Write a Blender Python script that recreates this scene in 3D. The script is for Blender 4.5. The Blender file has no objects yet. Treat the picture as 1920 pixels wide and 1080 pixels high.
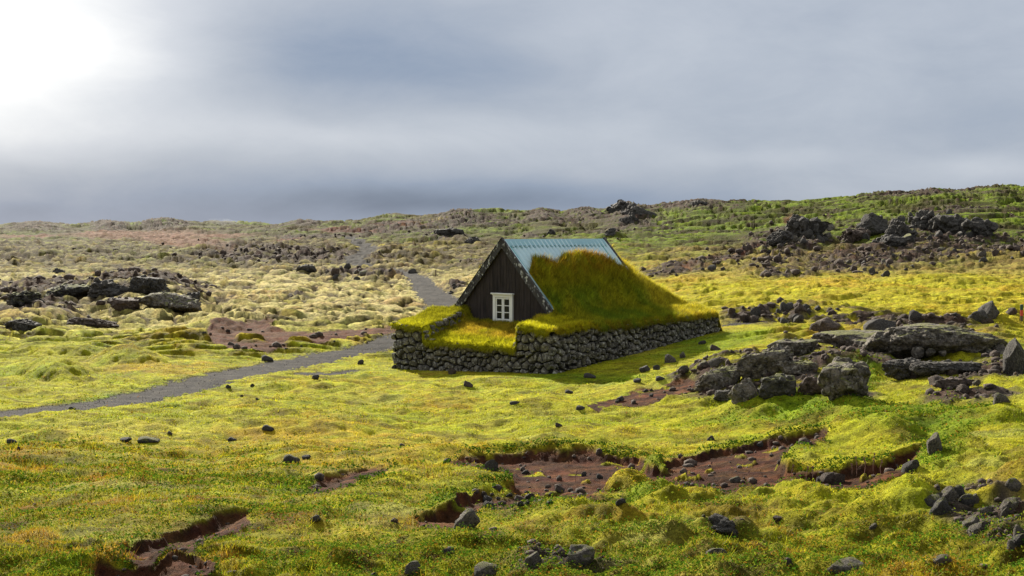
import bpy, bmesh, math, random
import numpy as np
from mathutils import Vector, Matrix
rad = math.radians
S = bpy.context.scene
COL = S.collection
random.seed(7); RNG = np.random.default_rng(11)

# ------------------------------------------------------------------ camera
ZC = 5.2; F = 2133.0; PITCH = rad(2.684)
cam_d = bpy.data.cameras.new('camera'); cam_d.lens = 40; cam_d.sensor_width = 36
cam_d.clip_start = 0.1; cam_d.clip_end = 20000
cam = bpy.data.objects.new('camera', cam_d); COL.objects.link(cam)
cam.location = (0, 0, ZC); cam.rotation_euler = (rad(90) - PITCH, 0, 0)
S.camera = cam
# ------------------------------------------------------------------ light
SUN_AZ, SUN_EL = rad(-26), rad(28)          # azimuth measured from +Y towards +X
sd = Vector((math.sin(SUN_AZ)*math.cos(SUN_EL), math.cos(SUN_AZ)*math.cos(SUN_EL), math.sin(SUN_EL)))
sun_d = bpy.data.lights.new('sun', 'SUN'); sun_d.energy = 5.0; sun_d.angle = rad(0.8); sun_d.color = (1.0, 0.93, 0.80)
sun = bpy.data.objects.new('sun', sun_d); COL.objects.link(sun)
sun.rotation_euler = sd.to_track_quat('Z', 'Y').to_euler(); sun.location = (0, 0, 60)
S.view_settings.view_transform = 'Standard'; S.view_settings.look = 'None'
S.view_settings.gamma = 1; S.view_settings.exposure = 1.28
S.cycles.max_bounces = 5; S.cycles.transparent_max_bounces = 8

class NT:
    """tiny node helper"""
    def __init__(s, tree): s.t = tree
    def n(s, kind, **kw):
        nd = s.t.nodes.new(kind)
        for k, v in kw.items(): setattr(nd, k, v)
        return nd
    def l(s, a, b): s.t.links.new(a, b)
    def m(s, op, a, b=None, c=None, clamp=False):
        nd = s.t.nodes.new('ShaderNodeMath'); nd.operation = op; nd.use_clamp = clamp
        for i, x in enumerate((a, b, c)):
            if x is None: continue
            if isinstance(x, (int, float)): nd.inputs[i].default_value = x
            else: s.t.links.new(x, nd.inputs[i])
        return nd.outputs[0]
    def noise(s, vec, scale, detail=4, rough=.55, dist=0.0):
        nd = s.t.nodes.new('ShaderNodeTexNoise')
        nd.inputs['Scale'].default_value = scale; nd.inputs['Detail'].default_value = detail
        nd.inputs['Roughness'].default_value = rough; nd.inputs['Distortion'].default_value = dist
        if vec is not None: s.t.links.new(vec, nd.inputs['Vector'])
        return nd
    def ramp(s, fac, stops):
        nd = s.t.nodes.new('ShaderNodeValToRGB'); cr = nd.color_ramp
        while len(cr.elements) < len(stops): cr.elements.new(.5)
        for e, (p, c) in zip(cr.elements, stops):
            e.position = p; e.color = c if len(c) == 4 else (*c, 1)
        s.t.links.new(fac, nd.inputs[0]); return nd.outputs[0]
    def mix(s, fac, a, b, mode='MIX'):
        nd = s.t.nodes.new('ShaderNodeMix'); nd.data_type = 'RGBA'; nd.blend_type = mode
        for i, x in ((0, fac), (6, a), (7, b)):
            if isinstance(x, (int, float)): nd.inputs[i].default_value = x
            elif isinstance(x, tuple): nd.inputs[i].default_value = x if len(x) == 4 else (*x, 1)
            else: s.t.links.new(x, nd.inputs[i])
        return nd.outputs[2]
    def mapping(s, vec, scale=(1,1,1), loc=(0,0,0), rot=(0,0,0)):
        nd = s.t.nodes.new('ShaderNodeMapping'); nd.inputs['Scale'].default_value = scale
        nd.inputs['Location'].default_value = loc; nd.inputs['Rotation'].default_value = rot
        s.t.links.new(vec, nd.inputs['Vector']); return nd.outputs[0]

def make_world():
    w = bpy.data.worlds.new('World'); S.world = w; w.use_nodes = True
    t = w.node_tree; t.nodes.clear(); T = NT(t)
    out = T.n('ShaderNodeOutputWorld'); bg = T.n('ShaderNodeBackground')
    sky = T.n('ShaderNodeTexSky'); sky.sky_type = 'NISHITA'; sky.sun_disc = False
    sky.sun_elevation = SUN_EL; sky.sun_rotation = SUN_AZ
    tc = T.n('ShaderNodeTexCoord'); d = tc.outputs['Generated']
    sx = T.n('ShaderNodeSeparateXYZ'); T.l(d, sx.inputs[0])
    y = T.m('MAXIMUM', T.m('ABSOLUTE', sx.outputs[1]), .12)
    az = T.m('DIVIDE', sx.outputs[0], y)
    el = T.m('DIVIDE', sx.outputs[2], y)
    cb = T.n('ShaderNodeCombineXYZ'); T.l(az, cb.inputs[0]); T.l(el, cb.inputs[1]); T.l(sx.outputs[1], cb.inputs[2])
    wob = T.noise(T.mapping(cb.outputs[0], (3.0, 7.0, 1)), 1.0, 3, .5)
    wb = T.m('SUBTRACT', wob.outputs[0], .5)
    azw = T.m('ADD', az, T.m('MULTIPLY', wb, .16)); elw = T.m('ADD', el, T.m('MULTIPLY', wb, .035))
    def g(a0, e0, sa, se):
        p = T.m('POWER', T.m('DIVIDE', T.m('SUBTRACT', azw, a0), sa), 2)
        q = T.m('POWER', T.m('DIVIDE', T.m('SUBTRACT', elw, e0), se), 2)
        return T.m('EXPONENT', T.m('MULTIPLY', T.m('ADD', p, q), -1))
    def P(px, py): return (px-960)/F, (440-py)/F
    # luminous cloud deck: value v, blue-grey tint from low v
    terms = [  # px, py, rx, ry, amount
        (-20, 50, 440, 230, .31), (150, 110, 240, 100, .07), (-350, -200, 450, 420, .5),
        (540, 110, 230, 90, -.13), (860, 130, 260, 70, -.09), (100, 400, 700, 75, -.16), (60, 330, 300, 30, -.04), (900, 372, 420, 34, -.15),
        (1180, 60, 200, 130, .06), (640, 262, 420, 34, .10), (150, 265, 320, 40, .03), (1500, 130, 260, 160, .03),
        (1780, 330, 130, 22, .10), (1420, 300, 160, 22, .07), (1000, 385, 420, 22, -.05), (0, 405, 100, 18, -.06), (330, 60, 200, 90, .04), (1850, 235, 230, 60, -.02),
    ]
    v = None
    for px, py, rx, ry, a in terms:
        a0, e0 = P(px, py); k = T.m('MULTIPLY', g(a0, e0, rx/F, ry/F), a)
        v = k if v is None else T.m('ADD', v, k)
    n1 = T.noise(T.mapping(cb.outputs[0], (7, 17.0, 1)), 1.0, 9, .60, .3)
    n2 = T.noise(T.mapping(cb.outputs[0], (1.6, 4.0, 1), (3.1, 1.7, 0)), 1.0, 3, .5)
    v = T.m('ADD', v, T.m('MULTIPLY', T.m('SUBTRACT', n1.outputs[0], .5), .20))
    v = T.m('ADD', v, T.m('MULTIPLY', T.m('SUBTRACT', n2.outputs[0], .5), .16))
    v = T.m('ADD', v, .525)
    v = T.m('ADD', v, T.m('MULTIPLY', T.m('SMOOTH_MIN', T.m('MAXIMUM', T.m('SUBTRACT', el, .28), 0), .8, .1), .30))  # unseen sky overhead brightened, added as fill for shaded sides
    c = T.ramp(T.m('DIVIDE', v, 1.6), [(0.0, (.09, .13, .20)), (.16, (.145, .205, .31)), (.25, (.27, .345, .475)),
                                       (.33, (.43, .485, .58)), (.45, (.66, .70, .77)), (.62, (1.22, 1.22, 1.20)), (1.0, (2.4, 2.35, 2.25))])
    c2 = T.n('ShaderNodeVectorMath', operation='SCALE'); T.l(c, c2.inputs[0]); c2.inputs[3].default_value = 3.85
    mx = T.mix(.98, sky.outputs[0], c2.outputs[0])
    T.l(mx, bg.inputs[0]); bg.inputs[1].default_value = 0.1
    T.l(bg.outputs[0], out.inputs[0])
make_world()

# ------------------------------------------------------------------ noise + helpers
_ang = np.random.default_rng(5).random(4096)*2*np.pi
_GX, _GY = np.cos(_ang), np.sin(_ang)
def _h(ix, iy, seed):
    h = (ix*374761393 + iy*668265263 + seed*974634777) & 0xffffffff
    h = ((h ^ (h >> 13))*1274126177) & 0xffffffff
    return (h ^ (h >> 16)) & 4095
def perlin(x, y, seed=0):
    x0 = np.floor(x).astype(np.int64); y0 = np.floor(y).astype(np.int64)
    fx = x-x0; fy = y-y0
    u = fx*fx*fx*(fx*(fx*6-15)+10); v = fy*fy*fy*(fy*(fy*6-15)+10)
    def c(dx, dy):
        k = _h(x0+dx, y0+dy, seed); return _GX[k]*(fx-dx) + _GY[k]*(fy-dy)
    a = c(0,0); b = c(1,0); d = c(0,1); e = c(1,1)
    a = a + u*(b-a); d = d + u*(e-d)
    return (a + v*(d-a))*1.5
def fbm(x, y, seed=0, octv=4, gain=.5, lac=2.03):
    s = 0; a = 1; t = 0
    for i in range(octv):
        s = s + a*perlin(x, y, seed+i*17); t += a; a *= gain; x = x*lac+3.7; y = y*lac+1.3
    return s/t
def ridged(x, y, seed=0, octv=4):
    s = 0; a = 1; t = 0
    for i in range(octv):
        s = s + a*(1-2*np.abs(perlin(x, y, seed+i*31))); t += a; a *= .55; x = x*2.1+1.7; y = y*2.1+5.3
    return s/t
def sstep(e0, e1, x):
    t = np.clip((x-e0)/(e1-e0), 0, 1); return t*t*(3-2*t)
def lin(r, g, b, k=1.0):
    f = lambda c: ((c/255)/12.92 if c/255 <= .04045 else ((c/255+.055)/1.055)**2.4)*k
    return np.array([f(r), f(g), f(b)])
CP, SP = math.cos(PITCH), math.sin(PITCH)
def project(X, Y, Z):
    z = Z-ZC; dep = Y*CP - z*SP; up = Y*SP + z*CP
    return 960+F*X/dep, 540-F*up/dep
def ray(px, py):                      # direction scaled so that Y = 1
    x = (px-960)/F; y = (540-py)/F
    Yd = CP + y*SP; Zd = -SP + y*CP
    return x/Yd, Zd/Yd                # u, z' per metre of Y
# house frame
HC = (1.49, 42.3); TH = rad(39)
EX, EY = math.cos(TH), -math.sin(TH); DX, DY = math.sin(TH), math.cos(TH)
def h2w(a, b): return HC[0]+a*EX+b*DX, HC[1]+a*EY+b*DY
def w2h(X, Y):
    x = X-HC[0]; y = Y-HC[1]; return x*EX+y*EY, x*DX+y*DY

def tag(o, label=None, cat=None, group=None, kind=None):
    if label: o['label'] = label
    if cat: o['category'] = cat
    if group: o['group'] = group
    if kind: o['kind'] = kind
    return o
def mesh_obj(name, verts, faces, mat=None, parent=None, smooth=False, cols=None, loops=None):
    me = bpy.data.meshes.new(name)
    verts = np.asarray(verts, dtype=np.float32)
    if isinstance(faces, np.ndarray):
        k = faces.shape[1]; nf = len(faces)
        me.vertices.add(len(verts)); me.vertices.foreach_set('co', verts.ravel())
        me.loops.add(nf*k); me.loops.foreach_set('vertex_index', faces.astype(np.int32).ravel())
        me.polygons.add(nf); me.polygons.foreach_set('loop_start', np.arange(0, nf*k, k, dtype=np.int32))
        me.update(calc_edges=True)
    else:
        me.from_pydata([tuple(map(float, v)) for v in verts], [], faces)
    if smooth: me.polygons.foreach_set('use_smooth', np.ones(len(me.polygons), dtype=bool))
    if cols is not None:
        at = me.color_attributes.new('Col', 'FLOAT_COLOR', 'POINT')
        c4 = np.ones((len(verts), 4), np.float32); c4[:, :cols.shape[1]] = cols
        at.data.foreach_set('color', c4.ravel())
    if mat: me.materials.append(mat)
    me.update()
    o = bpy.data.objects.new(name, me); COL.objects.link(o)
    if parent: o.parent = parent
    return o

# ------------------------------------------------------------------ materials
def base_mat(name):
    m = bpy.data.materials.new(name); m.use_nodes = True
    t = m.node_tree; T = NT(t)
    return m, T, t.nodes['Principled BSDF'], t.nodes['Material Output']
def mat_ground(name, bump=.12, var=.9, spec=.06, scale=4.0, speck=0.0):
    m, T, b, o = base_mat(name)
    at = T.n('ShaderNodeAttribute', attribute_name='Col'); tc = T.n('ShaderNodeTexCoord'); v = tc.outputs['Object']
    n1 = T.noise(v, scale, 9, .72); n2 = T.noise(v, scale*.23, 5, .6); n3 = T.noise(v, scale*9, 3, .6)
    n4 = T.noise(T.mapping(v, (1, 1.7, 1)), scale*.16, 8, .68)
    def span(x, lo, hi):
        r = T.n('ShaderNodeMapRange'); r.inputs[1].default_value = .34; r.inputs[2].default_value = .66
        r.inputs[3].default_value = lo; r.inputs[4].default_value = hi; T.l(x, r.inputs[0]); return r.outputs[0]
    f = T.m('MULTIPLY', span(n1.outputs[0], 1-.55*var, 1+.45*var), span(n4.outputs[0], 1-.40*var, 1+.33*var))
    f = T.m('MULTIPLY', f, span(n3.outputs[0], .72, 1.28))
    sc = T.n('ShaderNodeVectorMath', operation='SCALE'); T.l(at.outputs['Color'], sc.inputs[0]); T.l(f, sc.inputs[3])
    hs = T.n('ShaderNodeHueSaturation'); T.l(sc.outputs[0], hs.inputs['Color'])
    T.l(T.m('ADD', T.m('MULTIPLY', T.m('SUBTRACT', n2.outputs[0], .5), .10), .5), hs.inputs['Hue'])
    col = hs.outputs[0]
    if speck:
        vo = T.n('ShaderNodeTexVoronoi'); vo.inputs['Scale'].default_value = scale*5; T.l(v, vo.inputs['Vector'])
        col = T.mix(T.m('MULTIPLY', vo.outputs['Color'], speck), col, (.30, .28, .25))
    T.l(col, b.inputs['Base Color']); b.inputs['Roughness'].default_value = .95; b.inputs['Specular IOR Level'].default_value = spec
    bp = T.n('ShaderNodeBump'); bp.inputs['Distance'].default_value = bump; bp.inputs['Strength'].default_value = 1
    T.l(T.m('ADD', n1.outputs[0], T.m('MULTIPLY', n3.outputs[0], .18)), bp.inputs['Height']); T.l(bp.outputs[0], b.inputs['Normal'])
    return m
def mat_blade(name, trans=.5, spec=.12):
    m, T, b, o = base_mat(name)
    at = T.n('ShaderNodeAttribute', attribute_name='Col')
    T.l(at.outputs['Color'], b.inputs['Base Color']); b.inputs['Roughness'].default_value = .6; b.inputs['Specular IOR Level'].default_value = spec
    tr = T.n('ShaderNodeBsdfTranslucent'); T.l(at.outputs['Color'], tr.inputs[0])
    mx = T.n('ShaderNodeMixShader'); mx.inputs[0].default_value = trans
    T.l(b.outputs[0], mx.inputs[1]); T.l(tr.outputs[0], mx.inputs[2]); T.l(mx.outputs[0], o.inputs[0])
    return m
def mat_rock(name, c0, c1, lichen=(.38, .37, .30), lam=.5, scale=6, bump=.05, moss=0.0, dirt=None):
    m, T, b, o = base_mat(name)
    tc = T.n('ShaderNodeTexCoord'); v = tc.outputs['Object']
    oi = T.n('ShaderNodeObjectInfo')
    ad = T.n('ShaderNodeVectorMath', operation='ADD'); T.l(v, ad.inputs[0])
    rs = T.m('MULTIPLY', oi.outputs['Random'], 37.0); T.l(rs, ad.inputs[1]); v = ad.outputs[0]
    n1 = T.noise(v, scale, 8, .7); n2 = T.noise(v, scale*2.7, 5, .65); n3 = T.noise(v, scale*.4, 3, .5)
    col = T.mix(T.ramp(n1.outputs[0], [(.35, (0,0,0)), (.65, (1,1,1))]), c0, c1)
    lm = T.ramp(n2.outputs[0], [(.62-.1*lam, (0,0,0)), (.70-.06*lam, (1,1,1))])
    col = T.mix(T.m('MULTIPLY', lm, lam), col, lichen)
    if moss:
        ge = T.n('ShaderNodeNewGeometry'); sx = T.n('ShaderNodeSeparateXYZ'); T.l(ge.outputs['Normal'], sx.inputs[0])
        k = T.m('MULTIPLY', T.m('ADD', T.m('MULTIPLY', sx.outputs[2], .55), T.m('SUBTRACT', n3.outputs[0], .5)), 1.0)
        mk = T.ramp(k, [(.50-.15*moss, (0,0,0)), (.60-.15*moss, (1,1,1))])
        col = T.mix(mk, col, (.13, .13, .03))
    if dirt: col = T.mix(T.ramp(n3.outputs[0], [(.45, (0,0,0)), (.62, (1,1,1))]), col, dirt)
    T.l(col, b.inputs['Base Color']); b.inputs['Roughness'].default_value = .88; b.inputs['Specular IOR Level'].default_value = .3
    wv = T.n('ShaderNodeVectorMath', operation='ADD'); T.l(v, wv.inputs[0])
    ws = T.n('ShaderNodeVectorMath', operation='SCALE'); T.l(n1.outputs[1], ws.inputs[0]); ws.inputs[3].default_value = 1.2/scale; T.l(ws.outputs[0], wv.inputs[1])
    cr = T.n('ShaderNodeTexVoronoi', feature='DISTANCE_TO_EDGE'); cr.inputs['Scale'].default_value = scale*.62; T.l(wv.outputs[0], cr.inputs['Vector'])
    ck = T.ramp(cr.outputs['Distance'], [(.0, (0,0,0)), (.09, (1,1,1))])
    dk = T.n('ShaderNodeMix', data_type='RGBA', blend_type='MULTIPLY'); dk.inputs[0].default_value = .30; T.l(col, dk.inputs[6]); T.l(ck, dk.inputs[7]); T.l(dk.outputs[2], b.inputs['Base Color'])
    bp = T.n('ShaderNodeBump'); bp.inputs['Distance'].default_value = bump*1.5; bp.inputs['Strength'].default_value = 1
    T.l(T.m('ADD', T.m('ADD', n1.outputs[0], T.m('MULTIPLY', n2.outputs[0], .4)), T.m('MULTIPLY', ck, .22)), bp.inputs['Height']); T.l(bp.outputs[0], b.inputs['Normal'])
    return m
M = {}
M['turf'] = mat_ground('turf_ground', .14, .9)
M['soil'] = mat_ground('red_soil', .09, 1.0, scale=6, speck=.03)
M['gravel'] = mat_ground('path_gravel', .06, .9, scale=7, speck=.09)
M['blade'] = mat_blade('grass_blade'); M['leaf'] = mat_blade('leaf', .40, 0.0)
M['lava'] = mat_rock('lava', (.020, .018, .016), (.095, .084, .070), lam=.5)
M['lava_grey'] = mat_rock('grey_lava', (.034, .029, .024), (.23, .195, .15), lichen=(.42, .40, .33), lam=.65, scale=5, bump=.09, moss=.3)
M['lava_moss'] = mat_rock('mossy_lava', (.022, .020, .018), (.09, .082, .07), lam=.35, moss=.55)
M['lava_brown'] = mat_rock('brown_lava', (.035, .024, .018), (.12, .085, .062), lam=.3)
M['wall_stone'] = mat_rock('wall_stone', (.038, .035, .028), (.20, .18, .145), lichen=(.48, .47, .40), lam=.9, scale=4, bump=.05)
M['stone_core'] = mat_rock('wall_core', (.008, .007, .006), (.016, .014, .011), lam=0)

# ------------------------------------------------------------------ terrain: large form from surveyed points
ctrl = []
def cp(px, py, D):
    u, zz = ray(px, py); ctrl.append((u, math.log(D), zz*D+ZC))
for px, rows in {
    0:    [(1080,11),(900,20),(780,30),(690,45),(620,65),(560,95),(500,150),(460,230),(440,320),(422,450)],
    480:  [(1080,11),(900,20),(790,30),(700,43),(620,64),(560,92),(500,140),(460,210),(435,310),(413,420)],
    960:  [(1080,11),(900,20),(800,29),(720,39.5),(560,90),(500,130),(460,180),(420,260),(391,350)],
    1400: [(1080,10.3),(950,15.7),(850,22.3),(750,31.5),(690,39),(640,47.5),(600,58),(550,76),(500,106),(450,156),(410,222),(373,310)],
    1920: [(1080,8.5),(950,13),(850,18.5),(750,26),(680,34),(620,45),(580,57),(540,75),(490,110),(450,150),(400,200),(349,280)],
}.items():
    for py, D in rows: cp(px, py, D)
    u, zz = ray(*[(px, rows[-1][0])][0]); D = rows[-1][1]; zt = zz*D+ZC
    ctrl.append((u, math.log(D*1.2), zt-1.0)); ctrl.append((u, math.log(D*1.7), zt-14)); ctrl.append((u, math.log(6000), zt-45))
    cp(px, rows[0][0]+ (rows[0][0]-rows[1][0])*1.2+120, rows[0][1]*.62)
for a, b, z in ((0,0,0),(0,12.5,.75),(-8.24,0,-.40),(-4,-.1,-.2),(-8.24,12.5,.35),(0,6,.33),(-4,16,.6)):
    X, Y = h2w(a, b); ctrl.append((X/Y, math.log(Y), z))
ctrl = np.array(ctrl); VS = .42
def _U(r2): return np.where(r2 > 1e-12, r2*np.log(np.maximum(r2, 1e-12)), 0)
P_ = np.c_[ctrl[:, 0], ctrl[:, 1]*VS]; n_ = len(P_)
K_ = _U(((P_[:, None]-P_[None])**2).sum(-1)) + np.eye(n_)*2e-4
A_ = np.zeros((n_+3, n_+3)); A_[:n_, :n_] = K_; A_[:n_, n_:] = np.c_[np.ones(n_), P_]; A_[n_:, :n_] = A_[:n_, n_:].T
SOL = np.linalg.solve(A_, np.r_[ctrl[:, 2], 0, 0, 0])
def macro(X, Y):
    u = np.clip(X/Y, -.56, .56); v = np.log(Y)*VS
    z = SOL[n_] + SOL[n_+1]*u + SOL[n_+2]*v
    for i in range(n_): z = z + SOL[i]*_U((u-P_[i, 0])**2 + (v-P_[i, 1])**2)
    return z
us = np.r_[np.linspace(-1.4, -.53, 50)[:-1], np.linspace(-.53, .53, 1050), np.linspace(.53, 1.4, 50)[1:]]
ys = np.exp(np.r_[np.linspace(math.log(4), math.log(8.3), 60)[:-1], np.linspace(math.log(8.3), math.log(60), 560)[:-1],
                  np.linspace(math.log(60), math.log(520), 400)[:-1], np.linspace(math.log(520), math.log(6000), 30)])
U, Y = np.meshgrid(us, ys); X = U*Y
NR, NC = U.shape
Z0 = macro(X, Y)
PX, PY = project(X, Y, Z0)
LA, LB = w2h(X, Y)
# noise fields shared by masks
W1 = fbm(X*.11, Y*.11, 1, 4); W2 = fbm(X*.45, Y*.45, 2, 4); W3 = fbm(X*1.6, Y*1.6, 3, 4)
SCL = np.clip(60/Y, .35, 4)
QX = PX + 14*W2*SCL + 10*W3*SCL; QY = PY + 4.5*W2*np.clip(SCL, .4, 2) + 2.4*W3*np.clip(SCL, .4, 2)
def ell(cx, cy, rx, ry, ang=0.0, soft=.5):
    c, s = math.cos(rad(ang)), math.sin(rad(ang)); dx = QX-cx; dy = QY-cy
    r = np.sqrt(((dx*c+dy*s)/rx)**2 + ((-dx*s+dy*c)/ry)**2)
    return sstep(1+soft, 1-soft, r)
def ells(lst): 
    m = np.zeros_like(PX)
    for e in lst: m = np.maximum(m, ell(*e))
    return m
def poly_sd(poly, qx, qy):
    """signed distance (positive inside), evaluated near the polygon only"""
    p = np.array(poly, float); out = np.full(qx.shape, -99.0)
    sel = (qx > p[:,0].min()-30) & (qx < p[:,0].max()+30) & (qy > p[:,1].min()-30) & (qy < p[:,1].max()+30)
    x = qx[sel]; y = qy[sel]; d = np.full(x.shape, 1e9); ins = np.zeros(x.shape, bool)
    for i in range(len(p)):
        a = p[i]; b = p[(i+1) % len(p)]; e = b-a
        t = np.clip(((x-a[0])*e[0]+(y-a[1])*e[1])/(e@e), 0, 1)
        d = np.minimum(d, (x-a[0]-t*e[0])**2+(y-a[1]-t*e[1])**2)
        c = ((a[1] > y) != (b[1] > y)) & (x < (b[0]-a[0])*(y-a[1])/((b[1]-a[1]) or 1e-9)+a[0]); ins ^= c
    out[sel] = np.where(ins, 1, -1)*np.sqrt(d); return out
# distance from the house footprint (keeps the ground calm beside its walls)
dxh = np.maximum(np.maximum(-8.24-LA, LA), 0); dyh = np.maximum(np.maximum(-LB, LB-15), 0)
HD = np.sqrt(dxh**2+dyh**2); CALM = sstep(.2, 3.5, HD)

# --- path
def path_mask(pts):
    w = []
    for px, py, hw in pts:
        u, zz = ray(px, py)
        col = macro(u*ys, ys); k = np.argmax(ZC+zz*ys <= col) if np.any(ZC+zz*ys <= col) else len(ys)-1
        w.append((u*ys[k], ys[k], hw))
    d = np.full(X.shape, -99.0)
    for (x0, y0, h0), (x1, y1, h1) in zip(w, w[1:]):
        ex, ey = x1-x0, y1-y0; L = ex*ex+ey*ey
        t = np.clip(((X-x0)*ex+(Y-y0)*ey)/L, 0, 1)
        dd = np.sqrt((X-x0-t*ex)**2+(Y-y0-t*ey)**2)
        d = np.maximum(d, (h0+(h1-h0)*t)-dd)
    return d
pathD = np.maximum(path_mask([(-420,825,1.0),(-60,787,.85),(0,779,1.05),(200,757,1.05),(355,722,1.1),(533,681,1.2),(620,663,1.2),(711,648,1.1),(760,632,1.3),(850,600,1.5),(832,566,1.7),(800,540,1.4),(785,522,1.3),(772,513,1.0),(735,505,.4)]),
                   path_mask([(728,500,.8),(690,497,1.2),(664,491,1.4),(668,482,1.5),(690,471,1.5),(690,463,1.6),(672,456,1.5),(655,443,1.2)]))
pathD = np.maximum(pathD, path_mask([(545,702,.25),(600,698,.8),(660,693,.5)]))
pathD = np.maximum(pathD, path_mask([(1345,611,.6),(1395,606,.8),(1430,605,.4)]))
pathD = pathD + .55*W3 + .4*W2 + .55*fbm(X*4.5, Y*4.5, 98, 3) - .08
PATH = sstep(-.08, .08, pathD)
# --- bare soil hollows (outline, depth)
SOIL = np.zeros_like(PX); PIT = np.zeros_like(PX)
soils = [
 ([(830,868),(900,852),(985,844),(1100,840),(1200,844),(1215,866),(1250,850),(1330,830),(1440,816),(1548,808),(1552,822),(1490,846),(1455,860),(1480,874),(1560,870),(1640,862),(1700,842),(1742,836),(1735,850),(1690,885),(1610,915),(1440,920),(1330,928),(1270,932),(1200,930),(1130,935),(1050,938),(960,962),(905,958),(880,990),(800,988),(790,968),(880,935),(890,915),(965,903),(940,884),(870,882)], .21),
 ([(578,925),(585,903),(640,893),(735,880),(742,885),(680,902),(620,920)], .20),
 ([(240,1050),(258,1010),(330,986),(400,969),(475,960),(465,978),(400,1004),(345,1040),(270,1056)], .15),
 ([(170,1095),(190,1060),(250,1055),(320,1050),(370,1035),(412,1048),(395,1075),(350,1095)], .12),
 ([(370,628),(400,612),(450,605),(500,598),(540,603),(500,612),(600,624),(640,619),(700,613),(748,606),(742,625),(700,633),(640,641),(560,651),(500,657),(440,656),(410,646)], .16),
 ([(1090,762),(1180,735),(1290,713),(1312,722),(1280,742),(1190,754),(1120,770)], .10),
]
EDGE = np.zeros_like(PX)
for pl, dep in soils:
    SX, SY = PX+.45*(QX-PX), PY+.55*(QY-PY)+1.0*W3*np.clip(SCL, .4, 2)
    s1 = poly_sd(pl, SX, SY); s2 = poly_sd(pl, SX, SY+20)
    if pl[0][1] > 800: EDGE = np.maximum(EDGE, sstep(-9, -2, s1)*(s1 < 1.5))
    SOIL = np.maximum(SOIL, sstep(-1.0, 1.0, s1)); PIT = np.maximum(PIT, dep*sstep(-1.0, 4.5, s1)*sstep(-16, 12, s2))
isle = ells([(1165,912,48,11,-22,.3),(1215,921,55,14,-8,.3),(1225,858,13,9,0,.3),(470,640,22,5,0,.3),(560,645,26,5,0,.3),(930,905,30,8,0,.4),(1720,870,30,9,0,.4)])
isle2 = sstep(.33, .43, fbm(X*1.1, Y*1.6, 99, 4))*(PY > 700)
PIT *= 1-.8*isle; PIT *= 1-.25*isle2; isle = np.maximum(isle, isle2); SOIL *= 1-isle
farsoil = ells([(300,437,170,12,0,.3),(330,452,120,12,8,.4),(200,436,70,5,0,.4),(60,442,60,4,0,.5)])
pinksoil = ells([(540,451,26,4,-8,.4),(640,423,90,3,0,.5),(760,415,60,3,0,.5),(1390,475,40,5,-18,.5),(1600,475,45,5,0,.5),(1290,500,60,6,-20,.5),(1490,395,20,7,0,.4)])
# --- stony ground
rock_e = [(120,555,230,28,0,.6),(290,545,110,32,6,.4),(60,592,110,12,0,.5),(500,485,170,10,0,.5),(560,475,160,12,4,.5),(700,516,110,9,0,.5),(560,560,20,4,0,.5),
          (640,440,160,6,-3,.5),(800,412,170,9,-5,.5),(960,405,130,9,-6,.5),(1080,398,100,9,-4,.5),(840,445,60,7,0,.5),(1180,395,60,20,0,.6),(1120,378,150,6,-4,.5),(1290,383,90,5,0,.5),
          (1480,435,80,28,-15,.4),(1740,425,140,28,6,.4),(1400,475,120,9,-14,.5),(1280,503,90,10,-12,.5),(1480,478,90,14,-20,.5),(1640,485,150,24,-5,.5),(1830,465,130,22,0,.5),(1480,515,60,8,0,.5),
          (1440,592,95,18,-3,.5),(1560,605,60,10,0,.5),(1700,625,180,32,8,.5),(1400,690,110,30,-22,.5),(1560,680,90,30,0,.5),(1850,700,110,25,-10,.6),(1860,960,110,50,20,.6),(1800,380,90,6,0,.5),
          (1240,378,40,4,0,.5),(1750,358,140,4,-2,.5),(900,500,40,4,0,.5),(860,540,30,6,0,.5),(1010,945,70,22,-10,.5),(150,415,90,4,0,.6),(310,413,50,4,0,.6),(1360,990,60,12,0,.6),(900,1020,50,12,-20,.6),(1050,1060,120,18,0,.7)]
ROCK = ells(rock_e)
hillw = sstep(455, 420, PY + 14*W1)
ROCK = np.maximum(ROCK*sstep(-.35, .15, W2+.35*W3), hillw*sstep(.20, .42, W2*.6+W1*.6+.2*W3)*.9)
ROCK = np.maximum(ROCK, sstep(520, 480, PY)*sstep(.36, .5, W2)*.6)
KN = [(1175,378,45,14),(1095,388,34,8),(1020,395,30,8),(860,403,45,9),(570,412,30,6),(310,419,55,7),(205,421,36,7),(70,425,60,6),(1290,382,60,8),(1000,441,22,5),(1140,436,26,6),(840,438,40,6)]
ROCK = np.maximum(ROCK, ells([(a, b, c, d, 0, .5) for a, b, c, d in KN])*sstep(-.5, 0, W2+.4*W3))
ROCK = np.maximum(ROCK, ells([(1400,712,95,18,-22,.4),(1480,722,90,20,-10,.4),(1590,742,60,10,0,.4),(1660,690,100,14,0,.4),(1820,700,110,16,0,.4),(1830,745,90,12,-6,.5),(1300,700,50,10,-20,.4)])*sstep(-.35, -.05, W3+.4*W2))
ROCK *= 1-PATH; ROCK *= sstep(0, 1.5, HD)
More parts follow.
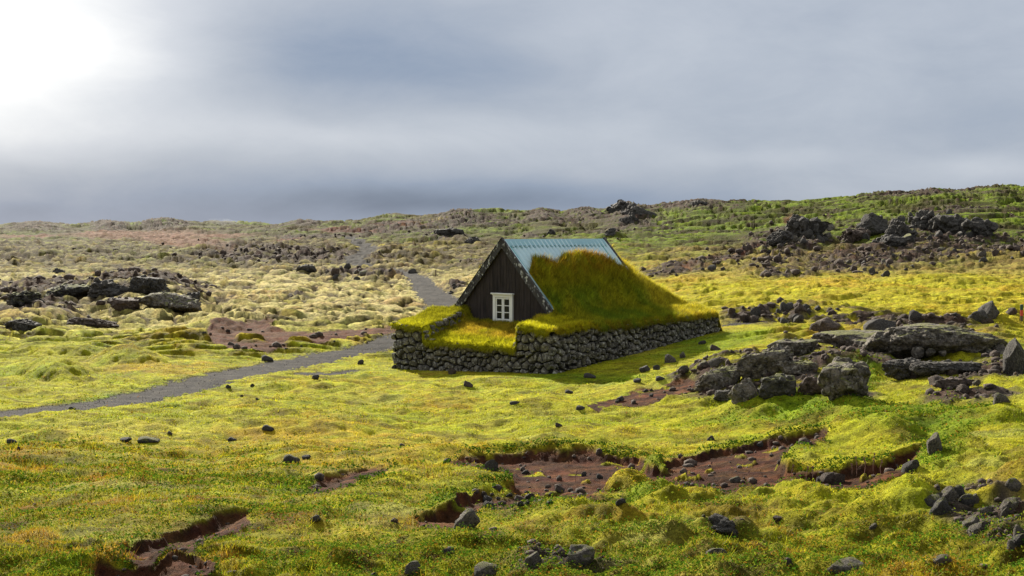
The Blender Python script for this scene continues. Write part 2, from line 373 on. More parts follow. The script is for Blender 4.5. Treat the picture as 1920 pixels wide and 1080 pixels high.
# --- relief
Zt = Z0.copy()
leftmid = sstep(1000, 800, PX)*sstep(705, 620, PY)*sstep(420, 470, PY)
rightmid = sstep(1150, 1300, PX)*sstep(680, 620, PY)*sstep(440, 500, PY)
fore = sstep(640, 720, PY)
def _hu(f, s, dy=0): return np.abs(perlin(X*f*.50+.12*W3, (Y+dy)*f*1.3+.5*W2, s))
def hum(f, s, lean=.55):            # cushions with a steep side towards the slope below
    h0 = _hu(f, s); return _hu(f, s, lean*h0/f)**.75*2-.7
def cush(f, s, lean=.6):          # flat-topped cushions parted by narrow creases
    h0 = _hu(f, s); return 1.35*(1-np.exp(-5.5*_hu(f, s, lean*h0/f)))-.75
Zt += CALM*(.22*fbm(X*.09, Y*.09, 8, 3)*sstep(10, 40, Y))
CALM = CALM*(1-.9*sstep(-1.0, .2, pathD))
Zt += CALM*leftmid*(.40*cush(.36, 21)*sstep(-.35, .35, W1+.3) + .24*cush(.8, 22)*sstep(660, 600, PY) + .60*W1 + .12*W2)*(1-.75*SOIL)
Zt += CALM*rightmid*(.30*cush(.3, 23) + .12*cush(.9, 24) + .40*W1)*sstep(-.5, .3, W2+.2)
Zt += CALM*fore*(1-.7*SOIL)*(.20*fbm(X*.22, Y*.22, 19, 2) + .22*fbm(X*.5, Y*.6, 9, 3) + .05*(np.abs(perlin(X*1.3, Y*1.3, 25))*2-.5) + .025*fbm(X*5, Y*5, 10, 3))
rf = sstep(800, 900, PY)*sstep(900, 1200, PX) + sstep(980, 1060, PY); rf = np.clip(rf, 0, 1)
Zt += rf*(1-.8*SOIL)*(.34*fbm(X*.75, Y*.95, 26, 3)+.05*(np.abs(perlin(X*2.4, Y*2.4, 27))*2-.5)+.04*fbm(X*7, Y*7, 12, 3))
Zt -= hillw*1.7
Zt += hillw*(2.0*fbm(X*.028, Y*.028, 13, 4) + .8*cush(.13, 27) + .10*cush(.35, 28))*np.clip(Y/250, .3, 1.3)
mid2 = sstep(520, 480, PY)*(1-hillw)
FAR = sstep(220, 90, Y)
Zt += mid2*(.36*cush(.22, 29)+.25*cush(.6, 30)*FAR+.9*W1)
RD = np.clip(Y/60, .25, 1.6)
Zt += ROCK*RD*(.13*ridged(X*.9/RD, Y*.9/RD, 41, 3)+.16*ridged(X*.35/RD, Y*.35/RD, 42, 2)+.06)*CALM*np.where(PY < 445, .6, 1)
# skyline knolls
for cx, cy, rx, ry, h in [(1175,376,32,10,2.6),(1095,386,30,6,1.6),(1020,393,26,6,1.1),(860,401,40,7,1.4),(570,410,26,5,1.0),(310,417,50,6,1.8),(205,420,34,6,1.9),(70,424,60,6,1.5),
                          (730,408,40,5,.8),(1290,380,60,7,1.2),(1640,362,50,6,1.0),(1750,358,70,6,1.2),(1880,354,60,6,1.4),(1000,440,22,5,.8),(1140,435,26,6,.9),(200,445,10,3,.6),(840,437,40,6,1.1)]:
    Zt += h*np.exp(-((PX-cx)/rx)**2-((PY-cy)/(ry*1.6))**2)*(1+.5*W3)
# named moss banks and mounds:  px, py, rx, ry, height
mounds = [(270,562,120,44,1.5),(110,566,150,32,.8),(60,602,110,18,.4),(1740,442,150,26,1.3),(1510,448,80,22,1.1),(1480,705,190,34,.55),(1600,690,110,26,.35),(1790,640,180,36,.35),(1360,705,90,22,.25),(238,676,80,13,.62),(110,704,75,15,.58),(110,655,110,9,.50),(60,690,120,14,.2),(400,610,70,10,.60),(520,612,40,6,.25),(640,600,90,9,.25),(470,590,60,7,.22),(90,578,60,10,.3),(40,600,80,8,.25),
          (1780,528,130,10,.55),(1600,545,140,9,.25),(1420,560,120,9,.30),(1350,545,60,6,.25),(1560,585,90,8,.3),
          (1165,914,50,10,.11),(1218,923,56,12,.13),(860,940,70,16,.22),(1225,858,14,9,.08),(1540,772,260,16,.28),(1430,765,150,12,.20),(1640,800,120,26,.30),
          (1740,665,120,14,.45),(1600,660,40,8,.3),(1850,790,120,20,.25),(1800,850,100,22,.25),(1480,930,140,14,.12),(1080,965,160,14,.10),(1250,1010,60,10,.10),(600,968,40,10,.10),(350,1050,55,16,.14),
          (1890,600,40,10,.35),(700,950,80,10,.08),(560,800,200,14,.10),(1000,760,260,10,.08),(240,1035,60,10,.08),(1700,960,120,16,.10),(360,965,110,10,.10),(1000,1040,140,20,.10)]
for cx, cy, rx, ry, h in mounds:
    r2 = ((QX-cx)/rx)**2 + ((QY-cy)/ry)**2
    Zt += h*CALM*np.clip(1-r2, 0, 1)**1.2*(1-.6*PATH)
Zt -= PIT*(1 + .25*W3)
Zt += SOIL*(.03*fbm(X*6, Y*6, 55, 3))
Zt = np.where(PATH > 0, Zt*(1) - .05*PATH, Zt)
Z = Zt
# keep the footprint clear under the turf
inside = (LA < -.3) & (LA > -7.9) & (LB > .3) & (LB < 12)
Z = np.where(inside, np.minimum(Z, .2), Z)

# --- colour (albedo, with some shade painted in)
KA = .50
def mixc(a, b, w): return a + (b-a)*w[..., None]
C = np.empty(PX.shape+(3,)); C[:] = lin(178, 180, 52, KA)
C = mixc(C, lin(140, 160, 42, KA), sstep(-.1, .5, W2)*.7)
C = mixc(C, lin(188, 160, 55, KA), sstep(.05, .45, W1+.4*W3)*.75)
C = mixc(C, lin(205, 196, 110, KA), sstep(.1, .6, fbm(X*.2, Y*.2, 61, 4))*.4)
fz = sstep(860, 980, PY + 60*W1 - (PX-900)*.08)
C = mixc(C, lin(150, 148, 50, KA), fz*.55)
C = mixc(C, lin(178, 128, 58, KA), fz*sstep(.1, .4, W2+.5*W3)*.6)
C = mixc(C, lin(105, 112, 38, KA), fz*sstep(-.05, -.4, W3)*.6)
lm = sstep(640, 590, PY+12*W2)*sstep(1150, 900, PX)
C = mixc(C, lin(212, 200, 152, KA), lm*.85)
C = mixc(C, lin(165, 158, 70, KA), lm*sstep(0, .4, W2)*.6)
C = mixc(C, lin(190, 150, 90, KA), lm*sstep(.15, .5, W1+.3*W3)*.45)
lm2 = sstep(520, 490, PY+8*W2)
C = mixc(C, lin(138, 130, 72, KA), lm2*.55*sstep(1300, 1000, PX))
C = mixc(C, lin(100, 88, 54, KA), .8*lm2*sstep(1300, 1000, PX)*sstep(.0, .35, fbm(X*.12, Y*.2, 69, 4))*.75)
rm = sstep(1150, 1300, PX)*sstep(650, 610, PY)
C = mixc(C, lin(186, 178, 62, KA), rm*.8); C = mixc(C, lin(196, 160, 70, KA), rm*sstep(0, .4, W1+.3*W3)*.5)
st = rm*sstep(535, 500, PY+6*W2)
C = mixc(C, lin(175, 160, 105, KA), st*.75); C = mixc(C, lin(150, 120, 88, KA), st*sstep(0, .35, W2)*.6)
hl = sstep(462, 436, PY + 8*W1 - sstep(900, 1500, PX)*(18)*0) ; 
C = mixc(C, lin(88, 90, 40, KA), hl*.95)  # hill colour darkened, partly standing in for cloud shadow
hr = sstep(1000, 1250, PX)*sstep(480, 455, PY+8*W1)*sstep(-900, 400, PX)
C = mixc(C, lin(94, 102, 38, KA), hr*.95)  # right-hand hill, same cloud shadow put into the green
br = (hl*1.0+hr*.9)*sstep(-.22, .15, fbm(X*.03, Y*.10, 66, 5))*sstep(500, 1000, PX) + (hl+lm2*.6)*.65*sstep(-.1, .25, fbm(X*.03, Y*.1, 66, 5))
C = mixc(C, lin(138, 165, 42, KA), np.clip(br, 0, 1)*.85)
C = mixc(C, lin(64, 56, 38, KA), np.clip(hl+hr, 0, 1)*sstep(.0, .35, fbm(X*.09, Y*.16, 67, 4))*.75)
hb = sstep(1250, 950, PX)*sstep(455, 425, PY+10*W1)*sstep(.25, -.2, fbm(X*.03, Y*.05, 68, 3))
C = mixc(C, lin(104, 88, 56, KA), hb*.4)
C = mixc(C, lin(178, 165, 60, KA), ells([(790,407,50,4,-4,.5),(740,462,120,6,-3,.5),(500,463,30,3,0,.5)])*.8)
green = ells([(1540,775,230,14,-3,.5),(1640,790,60,20,0,.5),(1720,775,70,18,0,.5),(1600,720,60,26,-30,.5),(1760,860,60,20,0,.5),(1780,800,90,16,-10,.5),(1215,921,55,14,-8,.4),(860,940,60,12,0,.4),(300,1000,80,10,-20,.4),(120,1068,50,14,0,.4),
              (250,740,160,8,-8,.6),(1350,640,110,16,-10,.6),(1100,705,120,8,0,.6),(560,910,60,14,0,.5),(1225,856,18,12,0,.4)])
C = mixc(C, lin(118, 150, 38, KA), green*.7)
C = mixc(C, lin(104, 118, 40, KA), sstep(-.05, -.32, fbm(X*.75, Y*.95, 26, 4))*rf*.6)
dark_front = C
# brown heath and earth, plus painted shade, in the creases between hummocks
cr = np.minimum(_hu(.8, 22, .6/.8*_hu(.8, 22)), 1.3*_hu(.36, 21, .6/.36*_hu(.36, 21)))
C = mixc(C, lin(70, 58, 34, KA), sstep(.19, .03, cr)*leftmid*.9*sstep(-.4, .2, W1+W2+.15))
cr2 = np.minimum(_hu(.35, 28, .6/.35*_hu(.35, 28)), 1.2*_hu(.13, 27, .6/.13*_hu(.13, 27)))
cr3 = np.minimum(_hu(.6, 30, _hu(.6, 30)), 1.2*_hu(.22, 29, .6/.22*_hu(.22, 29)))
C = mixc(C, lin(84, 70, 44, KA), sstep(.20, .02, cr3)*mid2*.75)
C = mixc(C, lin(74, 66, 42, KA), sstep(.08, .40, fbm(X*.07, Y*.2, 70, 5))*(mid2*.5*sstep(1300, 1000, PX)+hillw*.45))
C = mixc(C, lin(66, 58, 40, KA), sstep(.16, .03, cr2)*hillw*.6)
C = mixc(C, lin(92, 78, 44, KA), sstep(-.16, -.42, W3+.5*W2)*fz*.8)
C = mixc(C, lin(128, 122, 48, KA), sstep(.02, .35, fbm(X*.8, Y*1.0, 62, 5))*fore*.75)
C = mixc(C, lin(120, 86, 46, KA), sstep(.18, .42, fbm(X*.5, Y*.6, 63, 5))*np.clip(fz+sstep(1500, 1800, PX)*fore*.7, 0, 1)*.75)
C = mixc(C, lin(170, 176, 128, KA), sstep(.22, .5, fbm(X*.33, Y*.4, 64, 5))*fore*.45)
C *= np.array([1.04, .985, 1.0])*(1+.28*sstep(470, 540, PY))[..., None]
C[..., 2] *= .52+.30*np.clip(lm*.9+lm2*.5*sstep(1300, 1000, PX)+st*.6, 0, 1)
C = mixc(C, lin(150, 112, 88, KA), farsoil*.95); C = mixc(C, lin(128, 74, 58, KA), pinksoil*.85)
rkc = mixc(np.broadcast_to(lin(72, 64, 56, KA), C.shape), lin(118, 104, 92, KA), sstep(-.2, .4, W3))
rkc = mixc(rkc, lin(104, 74, 56, KA), sstep(.0, .4, W2)*.5)
C = mixc(C, rkc, np.clip(ROCK*1.2, 0, 1)*sstep(-.45, .0, W3+.5*(ROCK-.4)))
soilc = mixc(np.broadcast_to(lin(80, 46, 25, KA), C.shape), lin(130, 82, 48, KA), sstep(-.2, .5, W3))
soilc = mixc(soilc, lin(122, 80, 54, KA), sstep(700, 640, PY)*.7)
C = mixc(C, soilc, SOIL)
pc = mixc(np.broadcast_to(lin(54, 52, 52, KA), C.shape), lin(96, 90, 82, KA), sstep(-.3, .4, W3)*.6)
C = mixc(C, pc, PATH)
VEG = (1-SOIL)*(1-.9*sstep(-.02, .30, pathD))*(1-np.clip(ROCK*1.3, 0, 1)*sstep(-.3, .1, W3+.3))*np.clip(HD*8+.0, 0, 1)

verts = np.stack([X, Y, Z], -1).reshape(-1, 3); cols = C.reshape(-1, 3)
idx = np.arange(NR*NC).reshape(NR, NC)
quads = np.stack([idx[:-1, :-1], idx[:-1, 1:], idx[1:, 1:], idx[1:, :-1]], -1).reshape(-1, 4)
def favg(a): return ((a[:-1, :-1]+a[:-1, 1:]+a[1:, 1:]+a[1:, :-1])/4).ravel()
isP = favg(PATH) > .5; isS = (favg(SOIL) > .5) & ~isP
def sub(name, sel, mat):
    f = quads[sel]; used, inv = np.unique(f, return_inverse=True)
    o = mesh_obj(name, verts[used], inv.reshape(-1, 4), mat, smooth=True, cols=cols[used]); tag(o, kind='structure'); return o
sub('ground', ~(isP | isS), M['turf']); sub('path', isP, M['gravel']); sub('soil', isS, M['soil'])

VY = project(X, Y, Z)[1]
def ground_at(px, py):
    """point of the built ground seen at that spot of the photograph"""
    u, zz = ray(px, py); c = np.interp(u, us, np.arange(NC)); c0 = int(min(max(c, 0), NC-2)); t = c-c0
    col = VY[:, c0]*(1-t)+VY[:, c0+1]*t; zc = Z[:, c0]*(1-t)+Z[:, c0+1]*t
    hit = np.nonzero(col <= py)[0]; k = hit[0] if len(hit) else int(np.argmin(np.where(ys < 700, col, 1e9)))
    k = max(k, 1); s = (col[k-1]-py)/max(col[k-1]-col[k], 1e-6); s = min(max(s, 0), 1)
    y = ys[k-1]+(ys[k]-ys[k-1])*s
    return u*y, y, zc[k-1]+(zc[k]-zc[k-1])*s
def zat(x, y):
    c = np.interp(x/y, us, np.arange(NC)); r = np.interp(math.log(y), np.log(ys), np.arange(NR))
    c0, r0 = int(min(c, NC-2)), int(min(r, NR-2)); a, b = c-c0, r-r0
    return (Z[r0, c0]*(1-a)+Z[r0, c0+1]*a)*(1-b)+(Z[r0+1, c0]*(1-a)+Z[r0+1, c0+1]*a)*b

# ================================================================== the turf house (local frame: x along the front, y along the ridge)
AR, AL, AM = -2.05, -7.05, -4.55; ZE, ZR = 2.22, 4.93; B0, B1 = 2.7, 9.94
SL = (ZR-ZE)/(AR-AM)
house = bpy.data.objects.new('turf_house', None); COL.objects.link(house)
house.location = (HC[0], HC[1], 0); house.rotation_euler = (0, 0, -TH)
tag(house, 'old turf house with dark timber gable, white window and stone walls', 'house')
def mat_wood(name, c0, c1, flake=0.0, fl=(.5, .5, .47)):
    m, T, b, o = base_mat(name); tc = T.n('ShaderNodeTexCoord'); v = tc.outputs['Object']
    g = T.noise(T.mapping(v, (9, 9, .8)), 1.0, 7, .7); g2 = T.noise(T.mapping(v, (1.2, 1.2, .9)), 1.0, 4, .6)
    fine = T.noise(T.mapping(v, (60, 60, 3)), 1.0, 3, .6)
    k = T.m('ADD', T.m('MULTIPLY', g.outputs[0], .6), T.m('MULTIPLY', g2.outputs[0], .4))
    col = T.mix(T.ramp(k, [(.38, (0,0,0)), (.64, (1,1,1))]), c0, c1)
    col = T.mix(T.m('MULTIPLY', fine.outputs[0], .5), col, c0)
    if flake:
        f = T.noise(T.mapping(v, (7, 7, 3.2)), 1.0, 6, .72)
        col = T.mix(T.ramp(f.outputs[0], [(.60-flake*.1, (0,0,0)), (.64-flake*.1, (1,1,1))]), col, fl)
    T.l(col, b.inputs['Base Color']); b.inputs['Roughness'].default_value = .8; b.inputs['Specular IOR Level'].default_value = .25
    bp = T.n('ShaderNodeBump'); bp.inputs['Distance'].default_value = .012; T.l(fine.outputs[0], bp.inputs['Height']); T.l(bp.outputs[0], b.inputs['Normal'])
    return m
M['tarred'] = mat_wood('tarred_boards', (.012, .009, .008), (.060, .046, .042))
M['barge'] = mat_wood('weathered_board', (.022, .020, .019), (.085, .080, .076), flake=.4)
def mat_plain(name, col, rough=.5, spec=.4, var=.15, metal=0):
    m, T, b, o = base_mat(name); tc = T.n('ShaderNodeTexCoord')
    n = T.noise(tc.outputs['Object'], 6, 6, .7)
    c = T.mix(T.m('MULTIPLY', n.outputs[0], var*2), col, tuple(x*.45 for x in col)); T.l(c, b.inputs['Base Color'])
    b.inputs['Roughness'].default_value = rough; b.inputs['Specular IOR Level'].default_value = spec; b.inputs['Metallic'].default_value = metal
    return m
M['white'] = mat_plain('white_paint', (.78, .78, .74), .5, .4, .12)
M['glass'] = mat_plain('window_glass', (.012, .013, .015), .15, .2, 0)
M['tin'] = mat_plain('pale_blue_sheet', (.52, .70, .73), .5, .5, .22)
M['teal'] = mat_plain('teal_flashing', (.06, .33, .33), .45, .4, .2)
M['post_wood'] = mat_plain('post_wood', (.16, .11, .07), .8, .2, .3)
M['post_red'] = mat_plain('red_paint', (.55, .05, .035), .55, .4, .2)
M['post_dark'] = mat_plain('dark_green_paint', (.02, .06, .035), .55, .4, .2)

class MB:
    def __init__(s): s.v = []; s.f = []
    def box(s, x0, x1, y0, y1, z0, z1):
        n = len(s.v); s.v += [(x,y,z) for z in (z0,z1) for x,y in ((x0,y0),(x1,y0),(x1,y1),(x0,y1))]
        s.f += [tuple(n+i for i in q) for q in ((3,2,1,0),(4,5,6,7),(0,1,5,4),(1,2,6,5),(2,3,7,6),(3,0,4,7))]
    def prism(s, pts, y0, y1):          # pts: outline in the x-z plane
        n = len(s.v); k = len(pts); s.v += [(x,y0,z) for x,z in pts]+[(x,y1,z) for x,z in pts]
        s.f += [tuple(n+i for i in range(k)), tuple(n+k+i for i in reversed(range(k)))]
        s.f += [(n+i, n+k+i, n+k+(i+1) % k, n+(i+1) % k) for i in range(k)]
    def build(s, name, mat, parent=None, bevel=0, smooth=False):
        me = bpy.data.meshes.new(name); me.from_pydata(s.v, [], s.f)
        bm = bmesh.new(); bm.from_mesh(me); bmesh.ops.recalc_face_normals(bm, faces=bm.faces)
        if bevel: bmesh.ops.bevel(bm, geom=bm.edges[:], offset=bevel, segments=1, affect='EDGES')
        bm.to_mesh(me); bm.free(); me.materials.append(mat)
        o = bpy.data.objects.new(name, me); COL.objects.link(o)
        if parent: o.parent = parent
        return o
def zroof(a): return ZR-abs(a-AM)*SL
def gable(bb, outward):
    mb = MB(); a = AL+.02
    r = random.Random(3 if outward < 0 else 4)
    while a < AR-.02:
        w = r.choice((.13, .16, .18)); a1 = min(a+w, AR-.02); off = r.uniform(-.008, .008); lo = 1.0
        pts = [(a, lo), (a1-.010, lo), (a1-.010, zroof(a1-.01)-.04)]
        if a < AM < a1: pts.append((AM, ZR-.04))
        pts.append((a, zroof(a)-.04))
        mb.prism(pts, bb+off, bb+off-outward*.04); a = a1
    mb.prism([(AL, 1.0), (AR, 1.0), (AR, ZE-.06), (AM, ZR-.08), (AL, ZE-.06)], bb-outward*.05, bb-outward*.09)
    return mb.build('gable_wall', M['tarred'], house)
gable(B0, -1); gable(B1, 1)
def barge(side, bb, out):
    e = AR if side > 0 else AL; ex = .13*side; W = .27*math.sqrt(1+SL*SL)
    top = .06; ae = e+ex
    if bb < 5: pts = [(AM, ZR+top+.07), (ae, zroof(ae)+top), (ae-.04*side, zroof(ae)+top-.26), (ae-.22*side, zroof(ae)+top-.20), (AM, ZR+top-W+.07)]
    else: pts = [(AM, ZR+top+.05), (ae, zroof(ae)+top), (ae-.10*side, zroof(ae)+top-.26), (AM, ZR+top-W*.8)]
    mb = MB(); y0, y1 = (bb-.14, bb-.085) if out < 0 else (bb+.085, bb+.14)
    if side > 0: y0 -= .004; y1 -= .004
    mb.prism(pts, y0, y1)
    # a cap strip lying on the board
    p2 = [(AM, ZR+top+.10), (ae, zroof(ae)+top+.03), (ae, zroof(ae)+top+.004), (AM, ZR+top+.074)]
    mb.prism(p2, y0-.03, y1+.05)
    return mb.build('bargeboard', M['barge'], house, bevel=.006)
for s_ in (1, -1):
    barge(s_, B0, -1); barge(s_, B1, 1)
# corrugated sheet roof
def sheet(side):
    n = 420; bs = np.linspace(B0-.08, B1+.08, n); k = 8
    w = .048*np.sin(bs*2*np.pi/.30); V = []; 
    nx, nz = SL/math.hypot(1, SL)*side, 1/math.hypot(1, SL)
    for j in range(k+1):
        a = AM+side*(AR-AM+.05)*j/k; z = zroof(a)+.02
        sag = .012*np.sin(bs*1.3+j)
        V.append(np.stack([a+(w+sag)*nx, bs, z+(w+sag)*nz], -1))
    V = np.concatenate(V); idx = np.arange((k+1)*n).reshape(k+1, n)
    f = np.stack([idx[:-1,:-1], idx[:-1,1:], idx[1:,1:], idx[1:,:-1]], -1).reshape(-1, 4)
    o = mesh_obj('roof_sheet', V, f, M['tin'], house, smooth=True)
    return o
for s_ in (1, -1):
    sh = sheet(s_)
    for b_ in (B0+.03, B1-.45):          # teal verge flashings
        mb = MB(); a0, a1 = AM+.02*s_, (AR+.02 if s_ > 0 else AL-.02)
        wd = .13 if b_ < 5 else .05
        mb.v = [(a0, b_, zroof(a0)+.062), (a1, b_, zroof(a1)+.062), (a1, b_+wd, zroof(a1)+.062), (a0, b_+wd, zroof(a0)+.062),
                (a0, b_, zroof(a0)+.045), (a1, b_, zroof(a1)+.045), (a1, b_+wd, zroof(a1)+.045), (a0, b_+wd, zroof(a0)+.045)]
        mb.f = [(0,1,2,3),(7,6,5,4),(0,4,5,1),(1,5,6,2),(2,6,7,3),(3,7,4,0)]
        mb.build('verge_flashing', M['teal'], sh)
mb = MB()
hw = .24
for s_ in (1, -1):
    n0 = len(mb.v); nn = 150
    for i in range(nn):
        b_ = B0-.06+(B1-B0+.12)*i/(nn-1); sc = .022 if i % 2 else 0
        mb.v += [(AM, b_, ZR+.085), (AM+s_*(hw-sc), b_, zroof(AM+hw)+.075), (AM+s_*(hw-sc), b_, zroof(AM+hw)+.06)]
    mb.f += [(n0+3*i+j, n0+3*i+3+j, n0+3*i+4+j, n0+3*i+1+j) for i in range(nn-1) for j in (0, 1)]
M['ridge'] = mat_plain('blue_ridge_cap', (.26, .47, .52), .45, .5, .22)
mb.build('ridge_cap', M['ridge'], house)
mb = MB()     # dark nail row along the ridge cap edge
for i in range(64):
    b_ = B0+.1+(B1-B0-.2)*i/63; a = AM+hw+.03; z = zroof(a)
    mb.box(a-.012, a+.03, b_-.025, b_+.025, z+.03, z+.052)
mb.build('ridge_fixing', M['teal'], house)
# window
W0, W1_, WB, WT = -5.07, -4.02, 1.55, 2.72; yf = B0-.02
win = MB(); win.box(W0, W0+.13, yf-.075, yf+.02, WB, WT-.13); win.box(W1_-.12, W1_, yf-.073, yf+.02, WB, WT-.13)
win.box(W0, W1_, yf-.077, yf+.02, WT-.13, WT-.005); win.box(W0+.13, W1_-.12, yf-.060, yf+.02, WB+.02, WB+.075)
win = win.build('window', M['white'], house, bevel=.006)
mb = MB(); mb.box(W0-.06, W1_+.05, yf-.15, yf+.01, WT, WT+.055); mb.box(W0-.02, W1_+.02, yf-.11, yf+.01, WT-.035, WT-.002); mb.build('lintel_board', M['white'], win, bevel=.006)
x0, x1 = W0+.135, W1_-.125; xm = (x0+x1)/2; zb, zt = WB+.08, WT-.14
for k, (p, q) in enumerate(((x0, xm-.004), (xm+.004, x1))):
    mb = MB(); r_ = .062; yy = yf-.045+.004*k
    mb.box(p, p+r_, yy, yy+.04, zb, zt); mb.box(q-r_, q, yy, yy+.04, zb, zt)
    mb.box(p+r_, q-r_, yy+.002, yy+.038, zb, zb+.075); mb.box(p+r_, q-r_, yy+.002, yy+.038, zt-.06, zt)
    H = (zt-.06)-(zb+.075); gap = (H-2*.035)/3
    for j in (1, 2):
        z = zb+.075+j*gap+(j-1)*.035; mb.box(p+r_, q-r_, yy+.004, yy+.036, z, z+.035)
    mb.build('sash', M['white'], win, bevel=.003)
    mb = MB(); mb.box(p+r_-.005, q-r_+.005, yy+.018, yy+.026, zb+.06, zt-.05); mb.build('glass', M['glass'], win)

# --- dry stone walls: packed irregular stones over a dark core
def clip(poly, n, c):
    out = []
    for i in range(len(poly)):
        p, q = poly[i], poly[(i+1) % len(poly)]; dp = p[0]*n[0]+p[1]*n[1]-c; dq = q[0]*n[0]+q[1]*n[1]-c
        if dp <= 0: out.append(p)
        if (dp < 0 < dq) or (dq < 0 < dp):
            t = dp/(dp-dq); out.append((p[0]+(q[0]-p[0])*t, p[1]+(q[1]-p[1])*t))
    return out
SV, SF = [], []
def stones(P, U_, N_, L, zlo, zhi, seed, big_end=False):
    """P origin, U_ direction along, N_ outward, zlo/zhi functions of s"""
    r = random.Random(seed); pts = []; z = min(zlo(0), zlo(L))-.3; row = 0
    while z < max(zhi(0), zhi(L/2), zhi(L))+.3:
        hgt = r.choice((.18, .24, .30, .40)); s = r.uniform(-.3, 0)
        while s < L+.3:
            wd = r.choice((.18, .26, .34, .42, .52)); pts.append((s+wd/2+r.uniform(-.05, .05), z+hgt/2+r.uniform(-.15, .15))); s += wd
        z += hgt
    for i, (s, z) in enumerate(pts):
        if s < 0 or s > L or z < zlo(s)-.15 or z > zhi(s)+.08: continue
        poly = [(s-.5, z-.5), (s+.5, z-.5), (s+.5, z+.5), (s-.5, z+.5)]
        for j, (s2, z2) in enumerate(pts):
            if j == i or abs(s2-s) > 1.1 or abs(z2-z) > 1.1: continue
            n = (s2-s, (z2-z)*1.15); c = n[0]*(s+s2)/2+n[1]*(z+z2)/2
            poly = clip(poly, n, c-.006)
            if not poly: break
        poly = clip(poly, (-1, 0), .10); poly = clip(poly, (1, 0), L+.10); poly = clip(poly, (0, 1), zhi(s)+.02) if poly else poly
        if len(poly) < 3: continue
        cx = sum(p[0] for p in poly)/len(poly); cz = sum(p[1] for p in poly)/len(poly)
        # round the corners: chaikin
        q = []
        for k in range(len(poly)):
            a, b = poly[k], poly[(k+1) % len(poly)]
            q += [(a[0]*.86+b[0]*.14, a[1]*.86+b[1]*.14), (a[0]*.14+b[0]*.86, a[1]*.14+b[1]*.86)]
        poly = q; rad_ = sum(math.hypot(p[0]-cx, p[1]-cz) for p in poly)/len(poly)
        depth = r.uniform(.07, .17); tilt = (r.uniform(-.4, .4), r.uniform(-.4, .4)); base = len(SV); m = len(poly)
        for sc, dd in ((.95, -.10), (.93, depth*.35), (.80, depth*.82), (.45, depth)):
            for (ps, pz) in poly:
                j = 1+r.uniform(-.10, .10)*(sc < .94)
                x = cx+(ps-cx)*sc*j; zz = cz+(pz-cz)*sc*j
                d_ = dd+((x-cx)*tilt[0]+(zz-cz)*tilt[1])*(dd > 0)+r.uniform(-.012, .012)
                SV.append((P[0]+U_[0]*x+N_[0]*d_, P[1]+U_[1]*x+N_[1]*d_, zz))
        SV.append((P[0]+U_[0]*cx+N_[0]*depth*1.02, P[1]+U_[1]*cx+N_[1]*depth*1.02, cz))
        for g in range(3):
            for k in range(m):
                a, b = base+g*m+k, base+g*m+(k+1) % m; SF.append((a, b, b+m, a+m))
        for k in range(m): SF.append((base+3*m+k, base+3*m+(k+1) % m, base+4*m))
def itp(s, xs, zs): return float(np.interp(s, xs, zs))
wg = lambda s: .10*math.sin(s*2.1)+.08*math.sin(s*5.3+1)
# front: s runs from the far left corner (a=-8.24) to the near corner
front_top = lambda s: itp(s, [0, 1.5, 1.9, 2.3, 6.45, 6.58, 8.24], [1.50, 1.40, 1.25, .80, .86, 1.50, 1.56])+wg(s)*.5
stones((-8.24, 0), (1, 0), (0, -1), 8.24, lambda s: itp(s, [0, 8.24], [-.75, -.35]), front_top, 1)
stones((0, 0), (0, 1), (1, 0), 12.5, lambda s: itp(s, [0, 12.5], [-.35, .35]), lambda s: 1.56+wg(s)*.5, 2)
stones((-8.24, 0), (0, 1), (-1, 0), 12.5, lambda s: itp(s, [0, 12.5], [-.75, .1]), lambda s: 1.5+wg(s)*.4, 3)
stones((-1.68, .15), (0, 1), (-1, 0), 1.1, lambda s: .6+s*.3, lambda s: 1.50, 5)
stones((-6.50, .2), (0, 1), (1, 0), 2.2, lambda s: .6+s*.3, lambda s: itp(s, [0, 2.2], [1.42, 2.0]), 6)
fix = [f for f in SF]
wall = MB(); wall.v = SV; wall.f = fix
wall = wall.build('stone_wall', M['wall_stone'], house)
core = MB()
core.box(-8.20, -6.54, .04, 12.46, -1.2, 1.42); core.box(-1.64, -.04, .04, 12.46, -1.2, 1.46); core.box(-6.54, -1.64, .05, 2.6, -1.2, .74)
core.build('wall_core', M['stone_core'], wall)

